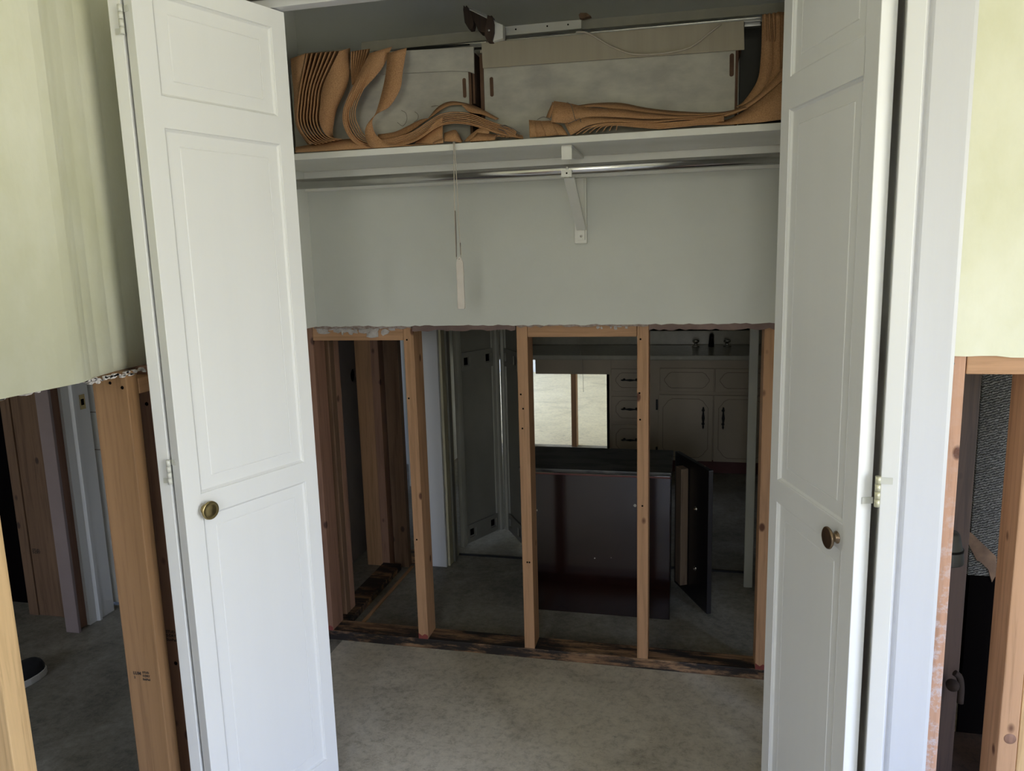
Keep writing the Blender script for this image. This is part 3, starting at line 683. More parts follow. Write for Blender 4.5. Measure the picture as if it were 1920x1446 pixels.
# ================================================================== BOXES ON THE SHELF
def rounded_slot(px, py, w, h, y, parent):
    p = W(px, py, y); pts = []
    for k in range(16):
        a = 2*math.pi*k/16; pts.append(p+Vector((math.cos(a)*w/2, 0, math.sin(a)*w/2+(h-w)/2*(1 if math.sin(a) > 0 else -1))))
    build(MB().prism(pts, (0, -.0012, 0)), 'hand_slot', M['kraft'], parent)
bxr = thing('cardboard_box', (-.23, 2.29, 1.776), 'long white box with a tan lid on the shelf, right of the two', 'box', 'long boxes on the shelf')
build(MB().box(-.592, .121, 2.262, 2.45, 1.776, 2.035), 'body', M['card'], bxr, .002)
lid = P3([(902, 80), (1395, 38), (1396, 93), (905, 128)], 2.250)
mb = MB().prism(lid, (0, .006, 0)); build(mb, 'lid_flap', M['card_lid'], bxr, .002)
build(MB().box(-.600, .140, 2.257, 2.452, 2.038, 2.046), 'lid_top', M['card_lid'], bxr, .002)
build(MB().box(.121, .128, 2.262, 2.45, 1.776, 2.036).box(.128, .136, 2.256, 2.44, 1.985, 2.036), 'end_flap', M['kraft'], bxr)
build(MB().box(-.603, -.5925, 2.262, 2.45, 1.776, 2.036), 'end_flap', M['kraft'], bxr)
rounded_slot(1372, 122, .012, .060, 2.2618, bxr); rounded_slot(922, 163, .011, .055, 2.2618, bxr)
M['shade_grey'] = plain('painted_shade_grey', (0.07, 0.068, 0.06), 0.8)
solo(MB().box(.143, .34, 2.455, 2.461, 1.776, 2.105), 'shade_sheet', M['shade_grey'], 'added dark sheet standing in for shade between right box and vanes', 'sheet')  # added sheet, its dark colour gives the wall here its shade
bxl = thing('cardboard_box', (-.95, 2.29, 1.776), 'long white box on the shelf, the left one half behind the rust fabric vanes', 'box', 'long boxes on the shelf')
build(MB().box(-1.22, -.642, 2.272, 2.45, 1.776, 2.030), 'body', M['card'], bxl, .002)
lid = P3([(700, 98), (888, 87), (889, 138), (878, 134), (845, 133), (700, 140)], 2.262)
build(MB().prism(lid, (0, .008, 0)), 'lid_flap', M['card'], bxl, .002)
build(MB().box(-.642, -.634, 2.276, 2.45, 1.776, 2.048).box(-.628, -.622, 2.268, 2.40, 1.90, 2.046), 'end_flap', M['kraft'], bxl)
rounded_slot(871, 165, .011, .056, 2.2718, bxl)

# ================================================================== VERTICAL BLINDS
bl = thing('vertical_blind', (-.95, 2.25, 1.776), 'rust brown fabric vertical blind draped over the left box and curling along the shelf', 'vertical blind', 'old vertical blinds on the shelf')
bR = thing('vertical_blind', (.0, 2.25, 1.776), 'rust brown vertical blind bundle lying on the shelf, hanging down at the right door', 'vertical blind', 'old vertical blinds on the shelf')
def vane(A, B, ya, yb, parent, nn=26, th=.0009):
    """A,B edge polylines in reference pixels at depths ya,yb (number or list)"""
    def mk(P, y):
        ys = y if isinstance(y, (list, tuple)) else [y]*len(P)
        out = [W(p[0], p[1], q) for p, q in zip(P, ys)]
        for v_ in out:
            if v_.y > 2.170 and v_.z < 1.7785: v_.z = 1.7785
        return out
    return build(MB().ribbon(mk(A, ya), mk(B, yb), th, nn), 'vane', M['vane'], parent)
def cr(pts): return [(530+a/4.0, b/4.0) for a, b in pts]            # traced at 4x
def cr2(pts): return [(980+a/3.84, b/3.84) for a, b in pts]
# left-most broad vane
vane(cr([(60, 440), (70, 560), (85, 700), (90, 850), (110, 960), (190, 1085)]), cr([(175, 400), (150, 520), (128, 700), (112, 830), (135, 960), (215, 1080)]), 2.215, 2.20, bl)
# fan of nine vanes
for i in range(8):
    f = i/7
    A = [(180+f*245, 402-f*18), (133+f*170, 640), (112+f*168, 800), (108+f*165, 900), (140+f*160, 985-f*10), (200+f*150, 1060-f*30), (250+f*190, 1085-f*40)]
    dx = [40, 34, 26, 22, 18, 26, 30]
    if i == 7: dx = [80, 190, 130, 110, 75, 40, 10]
    dy = [-6, -4, 4, 8, 10, 2, -4]
    if i == 7: dy = [-22, -30, 10, 30, 30, 6, 0]
    B = [(a[0]+x_, a[1]+y_) for a, x_, y_ in zip(A, dx, dy)]
    vane(cr(A), cr(B), 2.196-.0005*i, [2.245, 2.225, 2.222, 2.222, 2.225, 2.23, 2.23], bl)
# pleats seen between fan and curl
for i in range(7):
    A = [(512+i*20, 386-i*3), (512+i*13, 520), (520+i*6, 640-i*8)]
    B = [(534+i*20, 384-i*3), (534+i*13, 518), (542+i*6, 630-i*8)]
    vane(cr(A), cr(B), 2.222, 2.24, bl, 12)
# the curl: nested vanes sweeping right over the shelf
for i in range(7):
    f = i/6
    A = [(650+f*40, 400+f*40), (560+f*65, 580+f*40), (470+f*84, 770+f*10), (448+f*95, 890-f*10), (480+f*92, 1000-f*45), (560+f*60, 1085-f*62), (690+f*60, 1112-f*62), (850+f*20, 1090-f*62), (980, 1060-f*70), (1085, 1000-f*80), (1180, 945-f*82), (1290, 925-f*82), (1420, 940-f*80), (1560, 985-f*70), (1680+f*60, 1020-f*40), (1790-f*60, 1035-f*15)]
    if i == 0:
        B = [(820, 350), (740, 520), (590, 690), (500, 830), (500, 930), (530, 1010), (640, 1085), (800, 1085), (945, 1050), (1060, 990), (1160, 935), (1290, 914), (1430, 930), (1570, 975), (1700, 1010), (1800, 1025)]
    else:
        B = [(a[0]+w_, a[1]-h_) for a, w_, h_ in zip(A, [3]*6+[2]*10, [1, 1, 0, 0, 0, 1, 2, 3, 3, 3, 3, 3, 3, 3, 3, 3])]
    vane(cr(A), cr(B), 2.190+.0006*i, 2.240 if i else 2.20, bl, 56, .0009 if i == 0 else .0013)
# lower fringe of stacked vane edges
for i in range(6):
    A = [(700+i*30, 1108-i*3), (880+i*20, 1092-i*7), (1010+i*12, 1050-i*10), (1120+i*6, 975-i*12), (1200, 930-i*10)]
    B = [(a[0]+2, a[1]-3) for a in A]
    vane(cr(A), cr(B), 2.182, 2.225, bl, 18, .0013)
# back band and raised vane over the stack
vane(cr([(715, 1045), (850, 1035), (960, 985), (1060, 915), (1100, 890)]), cr([(715, 1010), (840, 990), (930, 950), (1030, 900), (1090, 888)]), 2.25, 2.255, bl)
vane(cr([(1095, 890), (1180, 830), (1260, 790), (1370, 790), (1480, 830), (1570, 868)]), cr([(1095, 884), (1170, 800), (1260, 762), (1370, 775), (1480, 812), (1568, 862)]), 2.24, 2.255, bl)
vane(cr([(1345, 790), (1400, 840), (1500, 860), (1600, 900)]), cr([(1380, 782), (1430, 800), (1510, 830), (1620, 890)]), 2.225, 2.24, bl)
# the loose loop in front
vane(cr([(785, 400), (775, 540), (745, 690), (705, 830), (680, 880), (672, 930), (700, 1010), (780, 1070), (900, 1088), (1150, 1083)]),
     cr([(930, 360), (900, 540), (880, 670), (800, 800), (705, 855), (625, 950), (625, 1040), (680, 1108), (860, 1112), (1150, 1086)]),
     [2.19]*4+[2.185]*6, [2.19]*3+[2.195, 2.195]+[2.178]*5, bl, 50)
# flat strip at the front left
vane(cr([(95, 1105), (250, 1080), (420, 1050), (560, 1042), (600, 1060)]), cr([(95, 1143), (250, 1136), (420, 1128), (560, 1118), (700, 1110)]), 2.21, 2.180, bl)
# crumpled vane ends
vane(cr([(990, 1080), (1060, 1010), (1130, 950), (1200, 920)]), cr([(1120, 1078), (1150, 1060), (1190, 1055), (1200, 1050)]), 2.200, 2.184, bl, 14)
vane(cr([(1130, 1070), (1170, 1050), (1205, 1040)]), cr([(1140, 1078), (1180, 1076), (1205, 1072)]), 2.182, 2.178, bl, 8)
vane(cr([(1210, 1000), (1290, 975), (1320, 1010), (1350, 1060)]), cr([(1210, 1060), (1260, 1062), (1300, 1066), (1340, 1068)]), 2.20, 2.184, bl, 12)
vane(cr([(1360, 1060), (1410, 1010), (1480, 960), (1550, 955)]), cr([(1385, 1062), (1430, 1045), (1470, 1030), (1550, 1000)]), 2.20, 2.195, bl, 12)
vane(cr([(1460, 995), (1540, 1005), (1608, 1010)]), cr([(1400, 1062), (1500, 1058), (1590, 1052)]), 2.195, 2.180, bl, 8)
# frayed weighted ends with threads
mb = MB(); r = random.Random(11)
for k in range(20):
    a = (1585+r.uniform(-10, 70), 940+r.uniform(0, 70)); b = (a[0]+r.uniform(60, 150), a[1]+r.uniform(15, 60)); b = (min(b[0], 1822), min(b[1], 1038))
    mmid = ((a[0]+b[0])/2+r.uniform(-10, 10), (a[1]+b[1])/2-r.uniform(5, 22))
    mb.tube(spline(P3(cr([a, mmid, b]), 2.188+r.uniform(0, .03)), 8), .0011, 5)
build(mb, 'bottom_threads', M['cordgrime'], bl, label='grey threads at the vane ends')
for k in range(6):
    x = 1600+k*34; y = 965+k*9
    vane(cr([(x, y), (x+30, y+8)]), cr([(x+4, y+62-k*6), (x+36, y+60-k*6)]), 2.205, 2.20, bl, 4)
mb = MB()
for pts in ([(890, 828), (925, 850), (930, 905), (900, 945), (860, 918)], [(990, 838), (1015, 860), (1012, 895), (985, 915)], [(1115, 800), (1150, 792), (1175, 798)]):
    mb.tube(spline(P3(cr(pts), 2.262), 14), .0006, 5)
build(mb, 'loose_threads', M['cordgrime'], bl)

# ---- right blind, bundle on the shelf
vane(cr2([(400, 760), (520, 745), (700, 742), (900, 780), (1150, 805), (1400, 810), (1560, 780), (1700, 700), (1790, 600), (1880, 470)]),
     cr2([(400, 775), (540, 768), (700, 790), (900, 815), (1150, 832), (1400, 822), (1600, 790), (1740, 700), (1830, 610), (1890, 540)]), 2.24, 2.215, bR, 40)
vane(cr2([(225, 728), (340, 745), (480, 775), (700, 785), (900, 812), (1150, 832), (1350, 825), (1560, 790)]),
     cr2([(205, 880), (340, 885), (470, 842), (700, 845), (900, 856), (1150, 850), (1350, 835), (1560, 800)]), 2.212, 2.197, bR, 36)
vane(cr2([(300, 888), (400, 856), (470, 842), (700, 850), (900, 862), (1150, 852), (1400, 832), (1600, 770)]),
     cr2([(345, 975), (400, 945), (470, 905), (640, 878), (900, 885), (1150, 862), (1400, 850), (1620, 780)]), 2.200, 2.188, bR, 36)
for i in range(7):
    A = [(385+i*48, 968-i*5), (470+i*36, 918-i*3), (600+i*24, 890+i*3), (800+i*10, 888+i*5), (1000, 888+i*6), (1240, 866+i*5), (1450, 835+i*6)]
    B = [(a[0]+2, a[1]-3) for a in A]
    vane(cr2(A), cr2(B), 2.185-.001*i, 2.225, bR, 26, .0012)
# broad front vane turning up at the right
vane(cr2([(970, 925), (1150, 895), (1300, 870), (1450, 868), (1560, 820), (1700, 730), (1840, 610), (1900, 560)]),
     cr2([(970, 929), (1150, 912), (1300, 898), (1480, 935), (1600, 928), (1700, 905), (1850, 862), (1900, 850)]), 2.198, 2.172, bR, 36)
vane(cr2([(1080, 880), (1300, 850), (1500, 800), (1650, 720), (1780, 600), (1880, 480)]),
     cr2([(1080, 890), (1300, 868), (1500, 830), (1650, 755), (1800, 640), (1890, 560)]), 2.215, 2.20, bR, 30)
# hanging part
vane(cr2([(1725, 105), (1722, 250), (1715, 420), (1690, 580), (1600, 720), (1540, 770)]), cr2([(1800, 100), (1800, 250), (1800, 420), (1790, 540), (1700, 680), (1580, 760)]), 2.262, 2.25, bR, 24)
vane(cr2([(1795, 100), (1798, 250), (1796, 420), (1770, 560), (1690, 690)]), cr2([(1862, 85), (1866, 250), (1868, 420), (1860, 520), (1760, 660)]), 2.252, 2.24, bR, 24)
for k in range(4):
    vane(cr2([(1735+k*32, 104-k*5), (1738+k*32, 180), (1750+k*30, 300)]), cr2([(1750+k*32, 98-k*5), (1752+k*32, 170), (1756+k*30, 290)]), 2.248, 2.244, bR, 10)
for k in range(8):
    x = 1850+k*16
    vane(cr2([(x, 90-k), (x, 300), (x-8, 560), (x-60, 720)]), cr2([(x+40, 86-k), (x+40, 300), (x+30, 560), (x-20, 730)]), 2.236-.002*k, 2.262, bR, 16)
# little folded ends
for (a, b, cx_, d) in (((45, 865), (50, 990), (90, 868), (100, 985)), ((85, 868), (95, 988), (130, 870), (170, 980)), ((125, 872), (172, 982), (205, 870), (260, 970)), ((200, 872), (240, 972), (280, 905), (325, 972))):
    vane(cr2([a, cx_]), cr2([b, d]), 2.205, 2.190, bR, 5)
vane(cr2([(170, 845), (215, 735)]), cr2([(200, 850), (232, 740)]), 2.22, 2.21, bR, 5)
mb = MB()
for pts in ([(320, 738), (350, 760), (375, 850), (388, 872)], [(105, 862), (150, 842), (200, 860)], [(325, 892), (415, 852)], [(415, 858), (428, 925)]):
    mb.tube(spline(P3(cr2(pts), 2.195), 10), .0009, 5)
build(mb, 'stitching', M['cordgrime'], bR)

# head rails, valances and clutter on top of the boxes
def bar_px(name, pL, pR, hpx, y, dep, mat, label, cat, group=None, parent=None):
    """long bar lying along the wall: top left / top right pixels at depth y, height in pixels"""
    a, b = W(*pL, y), W(*pR, y); h = (W(pL[0], pL[1], y)-W(pL[0], pL[1]+hpx, y)).z
    zt = (a.z+b.z)/2
    a.z = a.z*.6+zt*.4; b.z = b.z*.6+zt*.4
    mb = MB().prism([a, b, b-Vector((0, 0, h)), a-Vector((0, 0, h))], (0, dep, 0))
    if parent: return build(mb, name, mat, parent, .001)
    return solo(mb, name, mat, label, cat, group, .001)
tr = thing('blind_headrail', (-.2, 2.27, 2.05), 'long aluminium headrail lying on top of the right box', 'headrail', 'headrails')
bar_px('rail', (930, 75), (1427, 32), 7, 2.272, .030, M['alu'], None, None, parent=tr)
bar_px('rail_rim', (930, 74), (1427, 31), 2.2, 2.268, .004, M['chrome'], None, None, parent=tr)
bar_px('rail_inner', (1396, 46), (1427, 44), 4, 2.30, .02, M['alu'], None, None, parent=tr)
tl = thing('blind_headrail', (-.9, 2.27, 2.05), 'aluminium headrail lying on top of the left box under the fabric', 'headrail', 'headrails')
bar_px('rail', (700, 97), (912, 79), 8, 2.30, .030, M['alu'], None, None, parent=tl)
bar_px('rail_rim', (700, 95), (912, 77), 2.4, 2.295, .005, M['chrome'], None, None, parent=tl)
bar_px('valance_strip', (557, 102), (650, 89), 16, 2.33, .004, M['valance'], 'short cream valance strip behind the leftmost vanes', 'valance', 'valance strips')
bar_px('valance_strip', (677, 79), (925, 54), 19, 2.33, .004, M['valance'], 'cream valance strip standing left of the torn bracket', 'valance', 'valance strips')
bar_px('valance_strip', (1088, 36), (1475, 5), 18, 2.325, .004, M['valance'], 'long cream valance strip above the right box', 'valance', 'valance strips')
fs = thing('wood_strip', (-.42, 2.30, 2.05), 'cream painted strip with nail holes between torn bracket and right valance', 'strip')
bar_px('strip_board', (944, 50), (1090, 36), 17, 2.30, .016, M['shelfw'], None, None, parent=fs)
for q in ((967, 55), (1026, 49), (1065, 46)): build(MB().lathe(W(q[0], q[1], 2.30), (0, -1, 0), [(0, .0025), (.001, .0022)], 8), 'nail_hole', M['hole'], fs)
tb = thing('torn_bracket', (-.58, 2.25, 2.05), 'dark broken wooden bracket with torn cream paper on top of the boxes', 'bracket')
build(MB().prism(P3([(869, 9), (872, 14), (874, 9), (877, 18), (884, 22), (888, 45), (886, 54), (879, 55), (871, 42), (868, 18)], 2.26), (0, .03, 0)), 'left_cheek', M['oldwood_shade'], tb, .002)
build(MB().prism(P3([(878, 18), (886, 21), (914, 34), (912, 62), (897, 58), (889, 40), (884, 28)], 2.262), (0, .05, 0)), 'web', M['oldwood_shade'], tb, .002)
build(MB().prism([W(880, 17, 2.26), W(914, 34, 2.22), W(912, 27, 2.27), W(884, 15, 2.30)], (0, 0, -.002)), 'top_strip', M['shelfw'], tb)
build(MB().prism(P3([(912, 36), (914, 27), (918, 30), (922, 28), (926, 44), (926, 60), (922, 77), (913, 77), (908, 66), (909, 50)], 2.22), (0, .035, 0)), 'right_cheek', M['oldwood_shade'], tb, .003)
build(MB().prism(P3([(922, 28), (927, 40), (932, 42), (943, 46), (943, 72), (928, 76), (923, 78), (926, 60), (926, 44)], 2.232), (0, .03, 0)), 'paper_wrap', M['shelfw'], tb, .003)
build(MB().lathe(W(917, 57, 2.2195), (0, -1, 0), [(0, .004), (.002, .003)], 10), 'nail', M['screw'], tb)
solo(MB().tube(spline(P3([(1080, 60), (1094, 60), (1110, 66), (1140, 84), (1165, 95), (1185, 101), (1215, 102), (1250, 99), (1285, 92), (1305, 82), (1330, 62), (1352, 45)], 2.244), 40), .0026, 6), 'cord', M['cord'], 'cream cord looping across the tan lid of the right box', 'cord')
solo(MB().prism(P3([(1085, 28), (1088, 24), (1100, 24), (1108, 30), (1092, 34), (1086, 33)], 2.28), (0, .02, 0)), 'wood_scrap', M['fir_brown'], 'small dark wood scrap on top of the cream strip', 'scrap')
solo(MB().prism(P3([(760, 90), (800, 86), (880, 82), (880, 84), (800, 92), (762, 94)], 2.29), (0, .004, 0)), 'blind_carrier_chain', M['black'], 'dark carrier chain between headrail and left box', 'chain')

# header track over the opening
solo(MB().box(-1.165, 0.42, 1.728, 1.762, 2.041, 2.060), 'door_track', M['trim'], 'white bifold door track along the top of the closet opening', 'track', None, .001)

# ================================================================== WHITE BIFOLD DOORS
LEAF_L, LEAF_T, LZ0, LZ1 = 0.389, 0.028, 0.02, 2.038
def leaf(name, A, B, side, label, group, knob=None, edge=None):
    """A = fold end, B = track end (xy of the visible face); side = +1/-1 which way the visible face looks (left normal of A->B)"""
    A = Vector((A[0], A[1], 0)); B = Vector((B[0], B[1], 0)); d = (B-A).normalized(); L = (B-A).length
    n = Vector((d.y, -d.x, 0))*side                                    # outward normal of the visible face
    t = thing(name, (A.x, A.y, LZ0), label, 'door', group)
    def pt(s, z, h): return A+d*s+n*h+Vector((0, 0, z))
    panels = [(1.794, 1.996), (0.936, 1.730), (0.082, 0.885)]
    s0, s1 = 0.045, L-0.042
    mb = MB()
    def quad(a, b, c_, e_): mb.add([a, b, c_, e_], [(0, 1, 2, 3)])
    # stiles and rails of the face
    quad(pt(0, LZ0, 0), pt(s0, LZ0, 0), pt(s0, LZ1, 0), pt(0, LZ1, 0)); quad(pt(s1, LZ0, 0), pt(L, LZ0, 0), pt(L, LZ1, 0), pt(s1, LZ1, 0))
    zs = [LZ0, .082, .885, .936, 1.730, 1.794, 1.996, LZ1]
    for i in range(0, 8, 2): quad(pt(s0, zs[i], 0), pt(s1, zs[i], 0), pt(s1, zs[i+1], 0), pt(s0, zs[i+1], 0))
    rings = [(0, 0), (.0010, -.0020), (.0022, -.0022), (.0058, -.0062), (.0072, -.0066), (.0335, -.0058), (.0345, -.0072), (.0356, -.0052), (.0375, -.0052)]
    for z0, z1 in panels:
        vs = []; 
        for ins, h in rings: vs += [pt(s0+ins, z0+ins, h), pt(s1-ins, z0+ins, h), pt(s1-ins, z1-ins, h), pt(s0+ins, z1-ins, h)]
        fs = []
        for i in range(len(rings)-1):
            for k in range(4): k2 = (k+1) % 4; fs.append((i*4+k, i*4+k2, i*4+4+k2, i*4+4+k))
        q = (len(rings)-1)*4; fs.append((q, q+1, q+2, q+3)); mb.add(vs, fs)
    T = -LEAF_T
    quad(pt(0, LZ0, 0), pt(0, LZ1, 0), pt(0, LZ1, T), pt(0, LZ0, T)); quad(pt(L, LZ0, 0), pt(L, LZ0, T), pt(L, LZ1, T), pt(L, LZ1, 0))
    quad(pt(0, LZ0, T), pt(L, LZ0, T), pt(L, LZ1, T), pt(0, LZ1, T)); quad(pt(0, LZ1, 0), pt(L, LZ1, 0), pt(L, LZ1, T), pt(0, LZ1, T)); quad(pt(0, LZ0, 0), pt(0, LZ0, T), pt(L, LZ0, T), pt(L, LZ0, 0))
    # merge doubled corners so the leaf is one closed mesh
    me = build(mb, 'panel', M['door'], t)
    bm = bmesh.new(); bm.from_mesh(me.data); bmesh.ops.remove_doubles(bm, verts=bm.verts, dist=.00005); bmesh.ops.recalc_face_normals(bm, faces=bm.faces); bm.to_mesh(me.data); bm.free()
    md = me.modifiers.new('soft', 'BEVEL'); md.width = .0016; md.segments = 2; md.limit_method = 'ANGLE'; md.angle_limit = math.radians(60)
    if knob:
        k = build(MB().lathe(pt(knob[0], knob[1], 0), n, [(0, .012), (.002, .012), (.004, .009), (.009, .008), (.012, .011), (.015, .0185), (.018, .0215), (.0205, .0210), (.0215, .0190), (.0210, .0175), (.0222, .011), (.0227, .002)], 32), 'knob', knob[2], t, label=knob[3])
    return t, pt
GD = 'folded white bifold leaves'
LB, RB = (-0.950, 1.76), (0.189, 1.76)
l2, lpt = leaf('bifold_door_leaf', (-1.082, 1.393), LB, 1, 'white panelled door leaf with a brass knob, left of the closet opening', GD, (.052, .898, M['brass'], 'aged brass knob'))
l1, _ = leaf('bifold_door_leaf', (-1.142, 1.398), (-1.163, 1.785), -1, 'narrow white door leaf seen on edge beside the left cream wall', GD)
r2, rpt = leaf('bifold_door_leaf', (0.2985, 1.397), RB, -1, 'white panelled door leaf with a dark knob, right of the closet opening', GD, (.062, .905, M['bronze'], 'dark brass knob'))
r1, _ = leaf('bifold_door_leaf', (0.3625, 1.385), (0.408, 1.77), 1, 'white door leaf seen on edge between right folding leaf and casing', GD)
def hinge(parent, other, x, y, zc, mat, lx, ly, rx, ry):
    h = build(MB().tube([(x, y, zc-.028), (x, y, zc-.0142)], .0048, 12).tube([(x, y, zc-.0138), (x, y, zc-.0003)], .0048, 12).tube([(x, y, zc+.0003), (x, y, zc+.0138)], .0048, 12).tube([(x, y, zc+.0142), (x, y, zc+.028)], .0048, 12), 'hinge', mat, parent)
    ym = 1.4055 if x > 0 else 1.3990
    build(MB().prism([(x-.003, ym-.001, zc-.027), (lx, ly-.001, zc-.027), (lx, ly-.001, zc-.015), (x-.003, ym-.001, zc-.015)], (0, .0010, 0)), 'hinge_plate', M['hinge'], other if x < 0 else parent)
    yn = 1.3880 if x > 0 else 1.4020
    build(MB().prism([(x+.003, yn-.001, zc+.015), (rx, ry-.001, zc+.015), (rx, ry-.001, zc+.027), (x+.003, yn-.001, zc+.027)], (0, .0010, 0)), 'hinge_plate', M['hinge'], parent if x < 0 else other)
for z in (1.935, .997, .20): hinge(l2, l1, -1.111, 1.394, z, M['hinge'], -1.130, 1.3980, -1.094, 1.3965)
for z in (1.935, 1.018, .20): hinge(r2, r1, .3305, 1.390, z, M['hinge2'], .308, 1.3992, .353, 1.3852)
# dark stained closing strip seen in the gap of the right pair
# jambs and casing
t = thing('closet_casing', (0.48, 1.68, 0), 'wide white moulded door casing at the right of the closet opening', 'door casing')
prof = [(0.428, 1.690), (0.428, 1.681), (0.431, 1.679), (0.440, 1.679), (0.443, 1.681), (0.446, 1.681), (0.449, 1.676), (0.453, 1.673), (0.520, 1.6715), (0.5275, 1.6735), (0.5275, 1.690)]
build(MB().prism([Vector((a, b, 0)) for a, b in prof], (0, 0, 2.10)), 'casing_board', M['trim'], t)
build(MB().box(0.422, 0.440, 1.690, 1.803, 0, 2.06), 'jamb', M['trim'], t, .001)
t = thing('closet_jamb', (-1.172, 1.75, 0), 'white side jamb behind the folded left door leaf', 'door jamb')
build(MB().box(-1.184, -1.172, 1.690, 1.803, 0, 2.06), 'jamb_board', M['trim'], t, .001)
struct(MB().box(0.428, 0.5275, 1.672, 1.690, 2.10, 2.19).box(-1.17, 0.428, 1.672, 1.690, 2.062, 2.14), 'trim_1', M['trim'], .001)

# ================================================================== RIGHT FRONT WALL FRAMING
GR = 'studs of the cut right front wall'
rs1 = lumber('wall_stud', (0.5205, 0.5590, 1.702, 1.79, 0.038, CUT), M['fir_plaster'], 'pinkish stud with white plaster smears right of the white casing', 'stud', GR)
rs2 = lumber('wall_stud', (0.678, 0.716, 1.702, 1.79, 0.038, CUT-.039), M['fir_z'], 'stud with a big round knot at the right picture edge', 'stud', GR)
rs3 = lumber('wall_stud', (0.722, 0.760, 1.715, 1.80, 0.038, CUT-.039), M['fir_pale'], 'orange stud just behind the knotty stud at the right edge', 'stud', GR)
bk = lumber('blocking', (0.5605, 1.30, 1.702, 1.79, 1.181, CUT), M['fir_x'], 'horizontal block at the cut line over the right stud bay', 'blocking', 'front wall blocking')
lumber('bottom_plate', (0.52, 2.38, 1.702, 1.79, 0, .038), M['fir_x'], 'bottom plate under the right front wall studs', 'plate', None)
for x in (1.10, 1.50, 1.90, 2.30):
    lumber('wall_stud', (x, x+.038, 1.702, 1.79, .038, CUT-(.039 if x < 1.3 else 0)), M['fir_z'], {1.10: 'first stud beyond the right picture edge', 1.50: 'second stud beyond the right picture edge', 1.90: 'third stud beyond the right picture edge', 2.30: 'stud in the right corner of the near room'}[x], 'stud', GR)
def screws(parent, pts, axis=(0, -1, 0), r=.005):
    for p in pts: build(MB().lathe(Vector(p)-Vector(axis)*.001, axis, [(0, r), (.002, r*.9), (.0022, r*.5)], 12), 'nail_head', M['flue'], parent)
screws(rs1, [(.533, 1.702, 1.203)]); screws(bk, [(.696, 1.702, 1.208)])
build(MB().lathe((.700, 1.7022, .372), (0, -1, 0), [(0, .0125), (.0008, .012), (.001, .004)], 20), 'knot', M['fir_red'], rs2)
# cavity behind
lumber('wall_stud', (0.600, 0.690, 1.99, 2.03, 0.0, CUT+.02), M['oldwood_shade'], 'stud with shade in its brown colour, in the cavity behind the right front wall', 'stud', None)  # shade of the cavity is put into the stud colour
struct(MB().box(0.785, 2.4, 2.255, 2.27, 0.52, 2.44), 'wall_outer_plaster', M['stucco'])
struct(MB().box(0.79, 2.4, 2.256, 2.27, 0.0, 0.52), 'wall_shade_lower', M['hole'])  # black sheet standing in for deep shade under the plaster
struct(MB().box(0.62, 2.4, 1.791, 2.255, 0.0, 0.03), 'floor_cavity_shade', M['oldwood_shade'])  # cavity floor, shade put into its dark wood colour
struct(MB().box(0.62, 2.4, 2.60, 2.62, 0.0, 2.44), 'wall_shade_back', M['hole'])  # black back sheet, cavity shade put into its colour
pf = thing('vent_pipe', (0.622, 1.925, 0.68), 'grey metal vent pipe collar inside the dark cavity at right', 'pipe')
build(MB().lathe((0.622, 1.925, 0.684), (0, 0, 1), [(0, .034), (.003, .036), (.034, .033), (.040, .031), (.072, .024), (.078, .020)], 24), 'collar', M['flue'], pf)
build(MB().lathe((0.622, 1.925, 0.716), (0, 0, 1), [(0, .0345), (.005, .0345)], 24), 'band', M['black'], pf)
tp = P3([(1800, 988), (1806, 990), (1822, 1000), (1868, 1044), (1868, 1078), (1860, 1092), (1853, 1068), (1838, 1054), (1832, 1052), (1812, 1012)], 2.250)
solo(MB().prism(tp, (0, .0052, 0)), 'building_paper', M['tarpaper'], 'torn flap of brown building paper below the grey plaster back', 'paper')
vb = thing('supply_valve', (0.66, 2.0, 0.2), 'corroded pipe valve low in the dark cavity at right', 'valve')
build(MB().tube(spline(P3([(1790, 1262), (1799, 1270), (1802, 1290), (1800, 1318)], 1.95), 12), .008, 12), 'elbow', M['darkened'], vb)
build(MB().lathe(W(1784, 1283, 1.95), (0, -1, .2), [(0, .014), (.01, .016), (.02, .012), (.03, .006)], 14), 'valve_knob', M['darkened'], vb)

# ================================================================== LEFT WALL FRAMING AND HALLWAY
GL = 'studs of the cut left wall'
XL0, XL1 = -1.286, -1.197
n0 = lumber('wall_stud', (XL0, XL1, 1.006, 1.060-.008, 0.038, CUT), M['fir_pale'], 'pale yellow stud nearest the camera in the opened left wall', 'stud', GL)
sa = lumber('wall_stud', (XL0, XL1, 1.396, 1.432, 0.038, CUT), M['fir_shade'], 'orange stud with a lumber grade stamp left of the white folding door', 'stud', GL)
sb = lumber('wall_stud', (XL0, XL1, 1.490, 1.528, 0.038, CUT), M['fir_red'], 'darker stud behind the stamped orange stud, beside the white door', 'stud', GL)
lumber('wall_stud', (XL0, XL1, 1.60, 1.638, 0.038, CUT), M['fir_red'], 'hidden corner stud of the left wall behind the folded door', 'stud', GL)
for y in (0.6, .2, -.2, -.6, -1.0, -1.4, -1.8, -2.2):
    lumber('wall_stud', (XL0, XL1, y, y+.038, 0.038, CUT), M['fir_z'], 'left wall stud beside or behind the camera, out of view', 'stud', GL)
lumber('blocking', (XL0, XL1, 1.433, 1.489, 1.165, 1.20), M['fir_y'], 'short block wedged between stamped stud and the dark stud at left', 'blocking', None)
lumber('bottom_plate', (XL0, XL1, -2.38, 1.69, 0, .038), M['fir_y'], 'bottom plate under the left wall studs', 'plate', None)
crumbs_y = MB(); r = random.Random(21)
